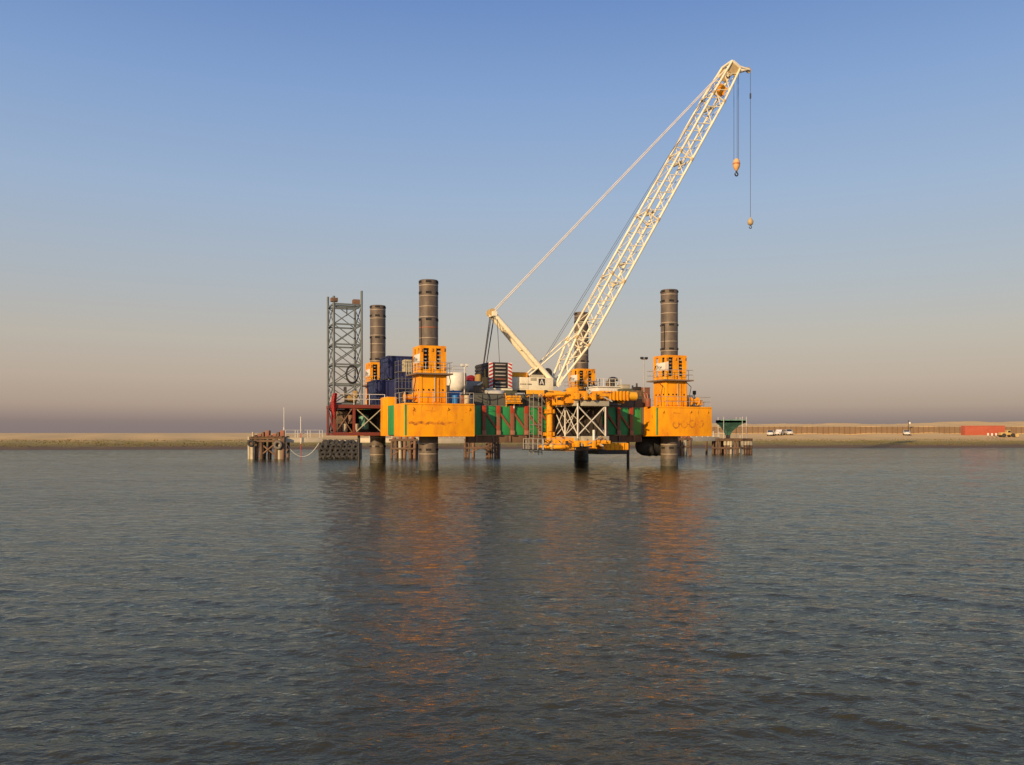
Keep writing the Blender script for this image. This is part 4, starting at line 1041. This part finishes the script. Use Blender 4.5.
tyre('grey worn tyre hung on the right side of the old timber dolphin', (W(279, 0, Y).x, Y - .55, 1.95), .62, m=mat('worn_grey_tyre', (.17, .15, .12), .8, (.08, .07, .06), .7, 3))
tyre('dark tyre hung above the pale pile on the old timber dolphin', (W(253, 0, Y).x, Y - .95, 2.2), .5)
# fender-covered dolphin
Y = 122.5; o_ = W(338, 458, Y); xl, xr = W(318, 0, Y).x, W(360, 0, Y).x
t = WT('tyre_covered_dolphin', 'dolphin block covered all over with rows of black tyres', 'dolphin', (o_.x, Y, -3))
t.box('core', xl + .3, xr - .3, Y + .4, Y + 3.6, -3.2, 2.3, BLACK, .2)
bm = bmesh.new(); add_torus(bm, .32, .21, (0, 0, 0), 'Y', 16, 8); bmesh.ops.recalc_face_normals(bm, faces=bm.faces); tyre_me = bm_to_mesh(bm, 'tyre', RUBBER)
for r_ in range(5):
    n = 7 if r_ < 4 else 6
    for k in range(n):
        o = link('tyre', tyre_me, t.o, t.L((xl + .5 + (xr - xl - 1.0) * (k + (.25 if r_ % 2 else 0) + (.5 if r_ == 4 else 0)) / 6.4, Y + .22 + random.uniform(-.06, .06) + (.25 if r_ == 4 else 0), .0 + .55 * r_)))
        o.rotation_euler = (random.uniform(-.4, .4) - (.5 if r_ == 4 else 0), random.uniform(-.3, .3), random.uniform(-.5, .5))
for r_ in range(4):
    for k in range(4):
        o = link('tyre', tyre_me, t.o, t.L((xl + .18, Y + .8 + .85 * k, .05 + .56 * r_))); o.rotation_euler = (0, 0, R(90) + random.uniform(-.2, .2))
t.box('cap', xl + .6, xr - .6, Y + .7, Y + 3.4, 2.3, 2.55, CONC, .04)
# jetty head piles behind the barge
for (pxs, Y, lab, r_) in (((392, 396, 400, 405, 410, 415), 124.0, 'cluster of brown piles under the near orange block, beside the tyre dolphin', .22),
                          ((465, 469, 473.5, 489, 492, 495, 498), 129.0, 'cluster of slim rusty piles with cross braces below the green hull side', .2),
                          ((675, 678.5, 682, 685.5, 690), 142.0, 'cluster of dark piles behind the right barge leg', .24)):
    xc = W((pxs[0] + pxs[-1]) / 2, 0, Y).x
    t = WT('pile_cluster', lab, 'piles', (xc, Y, -3), 'jetty pile clusters')
    pile_row(t, pxs, Y, 2.45, r_, PILE, 2.4)
    xl, xr = W(pxs[0], 0, Y).x - .4, W(pxs[-1], 0, Y).x + .4
    for y in (Y - .2, Y + 2.2): t.box('cap_beam', xl, xr, y, y + .4, 2.45, 2.75, TIMBER, .02)
    t.tube('brace', (xl + .5, Y - .1, .5), (xr - .5, Y - .1, 2.3), .09, PILE); t.tube('brace', (xl + .5, Y + .1, 2.3), (xr - .5, Y + .1, .5), .09, PILE)
    t.box('waling', xl + .3, xr - .3, Y - .32, Y - .14, 1.25, 1.5, TIMBER, .02)
    for k in range(4): t.box('junk', xl + .4 + (xr - xl) * .22 * k, xl + .8 + (xr - xl) * .22 * k, Y + .3, Y + 1.2, 2.75, 2.95 + .12 * ((k * 3) % 4), RUST, .03)
# walkways between them
def walkway(label, a, b, wd=1.3, rail=True, th_=.55, n=6):
    a = Vector(a); b = Vector(b); d = b - a; L_ = d.xy.length; ang = math.atan2(d.y, d.x)
    t = Th('jetty_walkway', label, 'walkway', a, ang, (0, 0, 0), 'jetty walkways')
    t.mesh('deck', lambda bm: add_box(bm, 0, L_, -wd / 2, wd / 2, -.12, 0, .01), CONC)
    for s in (-1, 1):
        t.box('girder', .003, L_ - .003, s * wd / 2 - (.1 if s > 0 else 0), s * wd / 2 + (.1 if s < 0 else 0), -.12 - th_, -.125, CONC, .01)
    if rail:
        for s in (-1, 1): t.railing([(0, s * (wd / 2 - .06), 0), (L_, s * (wd / 2 - .06), 0)], 1.05, 1.8, WHITE, .035)
def J(px, Y, z): return (W(px, 0, Y).x, Y, z)
walkway('pale railed walkway from the old timber dolphin to the tyre covered dolphin', J(284, 121.2, 2.95), J(321, 124.0, 2.95))
walkway('pale walkway between the tyre dolphin and the piles below the near orange block', J(358, 124.4, 2.9), J(392, 125.2, 2.9), rail=True)
walkway('pale broad walkway passing behind the near barge leg', J(414, 125.4, 2.9), J(467, 130.2, 2.9), 2.0, True, .7)
walkway('long pale walkway behind the green hull side', J(497, 130.4, 2.9), J(678, 143.2, 2.9), 1.4, True, .4)
walkway('short pale walkway from behind the right leg to the hopper platform', J(688, 143.5, 2.9), J(716, 150, 2.9))
# pole, striped marker, slack hose
b0 = W(284, 436, 122.2)
t = WT('mast_pole', 'tall pale pole on the walkway beside the old timber dolphin', 'pole', (b0.x, 122.2, 2.95))
t.tube('lower_shaft', (b0.x, 122.2, 2.95), (b0.x, 122.2, 4.4), .08, WHITE); t.tube('upper_shaft', (b0.x, 122.2, 4.4), (b0.x, 122.2, 7.2), .04, WHITE)
b0 = W(303.5, 440, 123.2)
t = WT('striped_marker_pole', 'red and white banded marker pole in front of the pale walkway', 'pole', (b0.x, 121.6, -3))
zs = [-3, .2, .8, 1.4, 2.1, 2.9, 3.6, 4.3, 5.0, 5.9]
for k, (a, b) in enumerate(zip(zs, zs[1:])): t.tube('band', (b0.x, 121.6, a), (b0.x, 121.6, b), .05, WHITE if (k % 2 == 0 and k > 2) or k > 5 else REDB)
def cat(bm):
    a, b = Vector(J(286, 120.4, 2.2)), Vector(J(319, 122.4, 2.2)); pts = []
    for i in range(17):
        u = i / 16; q = a.lerp(b, u); q.z -= 1.9 * (1 - (2 * u - 1) ** 2); pts.append(q)
    for u, v in zip(pts, pts[1:]): add_tube(bm, u, v, .035, n=6)
one('slack_hose', cat, WHITE, 'slack white hose drooping between the two left dolphins', 'hose')
# hopper platform on the right
Y = 149.0; xl, xr = W(711, 0, Y).x, W(752, 0, Y).x
t = WT('piled_platform', 'timber platform on many brown piles with pale sleeves carrying the green hopper', 'platform', ((xl + xr) / 2, Y, -3))
pile_row(t, (713, 716.5, 720, 725, 728.5, 731, 735, 738, 742.5, 745.5, 748.5, 751), Y, 2.25, .22, PILE, 3, pale=False)
for px in (725, 728.5, 731, 742.5, 745.5, 748.5, 751): t.tube('pile_sleeve', (W(px, 0, Y).x, Y - .03, 1.5), (W(px, 0, Y).x, Y - .03, 2.45), .27, TIMBERL)
for z in (2.25,):
    for y in (Y - .4, Y + 1.3, Y + 2.8): t.box('cap_beam', xl, xr, y, y + .4, z, z + .32, TIMBER, .02)
for k in range(12): t.box('deck_plank', xl + .05 + (xr - xl) / 12 * k, xl + (xr - xl) / 12 * (k + 1) - .03, Y - .5, Y + 3.4, 2.58, 2.66 + .015 * (k % 2), TIMBER, .01)
t.box('waling', xl + .1, xr - .1, Y - .42, Y - .24, .9, 1.2, TIMBER, .02)
xh0, xh1 = W(720, 0, Y).x, W(745, 0, Y).x; zt_ = CH + (HZ - 420) * Y / F
t = WT('green_hopper', 'green funnel shaped hopper on white posts above the piled platform', 'hopper', ((xh0 + xh1) / 2, Y + 1.2, 2.67))
def hop(bm):
    c = ((W(729.5, 0, Y).x), Y + 1.2); rings = []
    for (ax0, ax1, ay, z) in ((xh0, xh1, 1.9, zt_), (xh0, xh1, 1.9, zt_ - .45), (xh0 + .5, xh1 - 1.0, 1.4, zt_ - .9), (c[0] - .75, c[0] + .9, .6, zt_ - 1.7), (c[0] - .45, c[0] + .5, .4, zt_ - 2.3), (c[0] - .35, c[0] + .4, .35, zt_ - 2.6)):
        rings.append([bm.verts.new(v) for v in ((ax0, c[1] - ay, z), (ax1, c[1] - ay, z), (ax1, c[1] + ay, z), (ax0, c[1] + ay, z))])
    for a, b in zip(rings, rings[1:]):
        for i in range(4): bm.faces.new((a[i], a[(i + 1) % 4], b[(i + 1) % 4], b[i]))
    bmesh.ops.solidify(bm, geom=bm.faces[:], thickness=.06)
t.mesh('funnel', hop, HOPPER)
t.box('rim', xh0 - .06, xh1 + .06, Y - .76, Y - .69, zt_ - .1, zt_ + .05, HOPPER, .01)
for px in (722.5, 741, 745):
    for y in (Y - .85, Y + 3.2): t.tube('post', (W(px, 0, Y).x, y, 2.67), (W(px, 0, Y).x, y, zt_ + .55), .035, WHITE)
for z in (3.6, 4.6):
    t.tube('tie', (W(722.5, 0, Y).x, Y + 3.2, z), (W(745, 0, Y).x, Y + 3.2, z), .035, WHITE)
t.box('gate', W(728, 0, Y).x, W(731.5, 0, Y).x, Y + .8, Y + 1.6, 2.68, zt_ - 2.55, BLACK, .03)

# ================================================================== FAR SHORE
# retaining wall of panels and posts
wall = None
Xs = np.arange(48, 190, 1.75)
wall = WT('retaining_wall', 'long brown panelled retaining wall along the sandy bank', 'wall', (48, shore_y(48) + 62.5, 3.0))
for a, b in zip(Xs, Xs[1:]):
    pa = Vector((a, shore_y(a) + 62.2, 4.3)); pb_ = Vector((b, shore_y(b) + 62.2, 4.3))
    wall.bar('panel', pa.lerp(pb_, .02), pa.lerp(pb_, .98), .12, 2.5, WALLM).rotation_mode = 'QUATERNION'
    wall.bar('post', (a, shore_y(a) + 62.12, 2.8), (a, shore_y(a) + 62.12, 5.62), .2, .16, mat('dark_wall_post', (.17, .11, .06), .8))
def car(label, X, Y, ang, L_=4.6, H=1.75, pickup=False, group=None):
    z0 = gz(X, Y)
    t = Th('parked_car', label, 'car', (X, Y, z0), ang, (0, 0, 0), group)
    def body(bm):
        if pickup: pr_ = [(-L_ / 2, .45), (L_ / 2, .45), (L_ / 2, 1.0), (L_ * .28, 1.08), (L_ * .16, H), (-L_ * .10, H), (-L_ * .12, 1.05), (-L_ / 2, 1.05)]
        else: pr_ = [(-L_ / 2, .42), (L_ / 2, .42), (L_ / 2, .95), (L_ * .27, 1.08), (L_ * .13, H), (-L_ * .44, H), (-L_ / 2, 1.05)]
        a = [bm.verts.new((x, -.88, z)) for x, z in pr_]; b = [bm.verts.new((x, .88, z)) for x, z in pr_]
        n = len(pr_)
        bm.faces.new(a); bm.faces.new(list(reversed(b)))
        for i in range(n): bm.faces.new((a[i], b[i], b[(i + 1) % n], a[(i + 1) % n]))
        bmesh.ops.bevel(bm, geom=bm.edges[:], offset=.07, segments=2, affect='EDGES')
    bd = t.mesh('body', body, CARW)
    for s in (-1, 1):
        t.box('side_window', -L_ * (.08 if pickup else .40), L_ * .12, s * .87 - .025, s * .87 + .025, 1.12, H - .12, GLASS, .02, bd)
        for x in (-L_ * .31, L_ * .31): t.mesh('wheel', lambda bm: add_lathe(bm, [(.2, -.11), (.36, -.1), (.36, .1), (.2, .11)], 18, 'Y', (x, s * .8, .36)), RUBBER)
        t.box('headlight', L_ / 2 - .04, L_ / 2 + .02, s * .6 - .15, s * .6 + .15, .72, .88, GLASS, .01, bd)
    t.bar('windscreen', (L_ * .255, 0, 1.12), (L_ * .145, 0, H - .06), 1.5, .05, GLASS, bd)
    if not pickup: t.bar('rear_window', (-L_ / 2 + .02, 0, 1.12), (-L_ * .45, 0, H - .1), 1.4, .05, GLASS, bd)
    return t
Yc = 254
for px, lab, pk, an in ((770.5, 'white parked car on the sand, end of the row nearest the hopper', False, 250), (779.8, 'white parked pickup in the middle of the row on the sand', True, 236), (788.5, 'white parked car on the sand, end of the row away from the hopper', False, 262)):
    car(lab, W(px, 0, Yc).x, Yc, R(an), 4.3, 1.7, pk, 'white cars parked on the sand')
car('lone white car parked by the thin pole along the retaining wall', W(906.5, 0, 262).x, 262, R(250), 4.0, 1.6)
xx = W(908.5, 0, 271).x
t = WT('lamp_pole', 'thin dark pole with small white box by the lone white car', 'pole', (xx, 271, gz(xx, 271) - .05))
t.tube('shaft', (xx, 271, gz(xx, 271) - .1), (xx, 271, 7.6), .09, BLACK); t.box('box', xx + .1, xx + .6, 270.8, 271.2, 6.4, 7.0, WHITE, .03)
# red container on the bank
Yr = 263.0; x0, x1 = W(965, 0, Yr).x, W(1005, 0, Yr).x; z0 = gz((x0 + x1) / 2, Yr)
t = WT('red_shipping_container', 'long red shipping container standing on the sandy bank', 'container', ((x0 + x1) / 2, Yr, z0 - .05))
bd = t.box('body', x0 + .05, x1 - .05, Yr + .05, Yr + 2.4, z0 - .03, z0 + 2.85, CONTRED, .02)
for k in range(30):
    x = x0 + .3 + (x1 - x0 - .6) * k / 30; t.box('corrugation', x, x + .22, Yr - .02, Yr + .06, z0 + .2, z0 + 2.65, CONTRED, .01, bd)
for x in (x0, x1 - .16):
    for y in (Yr - .03, Yr + 2.3): t.box('corner_post', x, x + .16, y, y + .16, z0 - .05, z0 + 2.9, CONTRED, .01)
for z in (z0 - .04, z0 + 2.7): t.box('rail', x0 + .16, x1 - .16, Yr - .035, Yr + .1, z, z + .17, CONTRED, .01)
Ym = 250.0; xm = W(1007, 0, Ym).x; z0 = gz(xm, Ym)
t = WT('wheel_loader', 'yellow loading shovel parked in front of the red container', 'loader', (xm, Ym, z0))
t.box('engine_body', xm - 2.1, xm - .1, Ym - .9, Ym + .9, z0 + .55, z0 + 1.35, YELLOW, .1)
cb = t.box('cab', xm - .2, xm + .7, Ym - .7, Ym + .7, z0 + .7, z0 + 2.0, YELLOW, .08)
t.box('cab_window', xm - .1, xm + .6, Ym - .73, Ym - .69, z0 + 1.3, z0 + 1.85, GLASS, .01, cb)
t.box('front_frame', xm + .6, xm + 1.6, Ym - .5, Ym + .5, z0 + .5, z0 + 1.1, YELLOW, .05)
for s in (-.6, .6): t.bar('lift_arm', (xm + .5, Ym + s, z0 + 1.2), (xm + 2.2, Ym + s, z0 + .5), .15, .25, YELLOW)
t.mesh('bucket', lambda bm: add_lathe(bm, [(.5, -1.1), (.55, -1.05), (.55, 1.05), (.5, 1.1)], 8, 'Y', (xm + 2.35, Ym, z0 + .5)), YELLOW)
for x in (xm - 1.4, xm + 1.2):
    for s in (-1, 1): t.mesh('wheel', lambda bm: add_lathe(bm, [(.25, -.2), (.55, -.18), (.55, .18), (.25, .2)], 18, 'Y', (x, Ym + s * .95, z0 + .55)), RUBBER)
for k, px in enumerate((988, 992, 996)):
    Y = 246 + k; x = W(px, 0, Y).x; z0 = gz(x, Y)
    t = WT('marker_board', ('small white marker board on a stake, farthest from the yellow loader', 'small white marker board on a stake, middle one of three', 'small white marker board on a stake, next to the yellow loader')[k], 'sign', (x, Y, z0 - .05), 'white marker boards')
    t.tube('stake', (x, Y, z0 - .2), (x, Y, z0 + 1.5), .04, TIMBER, None, 6); t.box('board', x - .25, x + .25, Y - .06, Y - .03, z0 + .8, z0 + 1.5, WHITE, .01)

# ---- small gear on the clamp decks of the work frame
rr = random.Random(21)
for z, lo in ((7.25, 0), (2.6, 1)):
    for k in range(22):
        p = rr.uniform(g0 - 2.6, g1 + .2); q = rr.uniform(gq0 - .4, -1.0)
        if p > g0: q = gq0 - rr.uniform(.35, .6)
        zc = z + rr.uniform(-.35, .45)
        if k % 3 == 0:
            gan.box('small_valve', p, p + rr.uniform(.15, .4), q, q + .3, zc - .15, zc + rr.uniform(.1, .3), (ORANGE2, BLACK, BEIGE, ORANGE)[k % 4], .03)
        else:
            d = Vector((rr.uniform(-.7, .7), rr.uniform(-.3, .3), rr.uniform(-.4, .4)))
            gan.tube('pipe_run', Vector((p, q, zc)) - d, Vector((p, q, zc)) + d, rr.uniform(.03, .08), (ORANGE2, BLACK, GALV, ORANGE2, RUST)[k % 5], None, 8)
# ---- drums and crates on the open deck
def drum(label, px, q, m):
    p = pp(px, q); t = BT('oil_drum', label, 'drum', p, q, DZ, 'drums on the deck')
    t.mesh('shell', lambda bm: add_lathe(bm, [(.28, DZ), (.30, DZ + .03), (.29, DZ + .3), (.30, DZ + .32), (.29, DZ + .6), (.30, DZ + .87), (.27, DZ + .9)], 16, 'Z', (p, q, 0)), m)
    t.mesh('bung', lambda bm: add_lathe(bm, [(.05, DZ + .89), (.05, DZ + .93)], 8, 'Z', (p + .15, q, 0)), BLACK)
drum('blue oil drum on the near corner block behind the railing', 455, -.8, BLUE)
drum('rusty oil drum on the near corner block behind the railing', 462, -.5, RUST)
drum('pale oil drum at the right edge of the near corner block', 467, -.9, TIMBERL)
drum('rust red oil drum on the right corner block behind the railing', 648, -1.0, RUST)
drum('yellow oil drum on the right corner block behind the railing', 691, .3, YELLOW)
def crate(label, px0, px1, y0, q, m):
    p0, p1, za, zb_ = fb(px0, px1, y0, 404, q); t = BT('deck_crate', label, 'crate', (p0 + p1) / 2, q, DZ, 'crates and boxes on the deck')
    t.box('box', p0, p1, q, q + 1.1, DZ + .1, zb_, m, .04); t.box('skid', p0 + .05, p1 - .05, q + .05, q + 1.05, DZ, DZ + .1, TIMBER)
    t.box('lid', p0 - .04, p1 + .04, q - .04, q + 1.14, zb_, zb_ + .07, m, .02)
crate('brown crate between the grey tank and the counterweight', 477, 485, 386, 3.2, mat('brown_machine', (.16, .11, .06), .7))
crate('olive box behind the grey bulwark under the counterweight', 505, 517, 391, 2.4, mat('olive_paint', (.10, .10, .05), .6))
crate('tan box behind the orange ribbed beam beside the deck house', 622, 630, 385, 5.6, BEIGE)
crate('rust coloured box under the floodlight mast', 643, 650, 388, 4.6, RUST)
crate('pale box left of the white tank on the deck', 445, 450, 386, 4.6, BEIGE)

# ---- hoses hung over the bulwark and cables along the deck edge (parts of the barge)
rr = random.Random(5)
def hose_path(pts, r, m, name):
    def fn(bm):
        P = [Vector(p) for p in pts]
        for a, b in zip(P, P[1:]): add_tube(bm, a, b, r, n=6)
    barge.mesh(name, fn, m)
for k in range(7):
    p0 = 6.2 + rr.uniform(0, 4.2); L_ = rr.uniform(.8, 1.9); dp = rr.uniform(-.5, .5)
    hose_path([(p0, .9, DZ + .9), (p0, .36, 7.64), (p0 + .05, .26, 7.3), (p0 + dp * .5, .2 - .02 * k, 7.3 - L_ * .6), (p0 + dp, .18, 7.3 - L_)], rr.uniform(.025, .05), (BLACK, GALV, BLACK, ORANGE2)[k % 4], 'hanging_hose')
for k in range(4):
    a = 5.2 + 2.6 * k; hose_path([(a + 2.6 * i / 8, .30 - .01 * k, 7.3 - .35 * (1 - (2 * i / 8 - 1) ** 2)) for i in range(9)], .03, BLACK, 'deck_cable')
for p0 in (-1.9, 1.6, LP - 1.9, LP + 1.7):
    hose_path([(p0, -1.45, DZ + .05), (p0, -1.36, DZ + 1.2), (p0 + .2, -1.36, 8.6), (p0 * .98 + .1, -1.36, 9.15)], .04, BLACK, 'jack_hose')
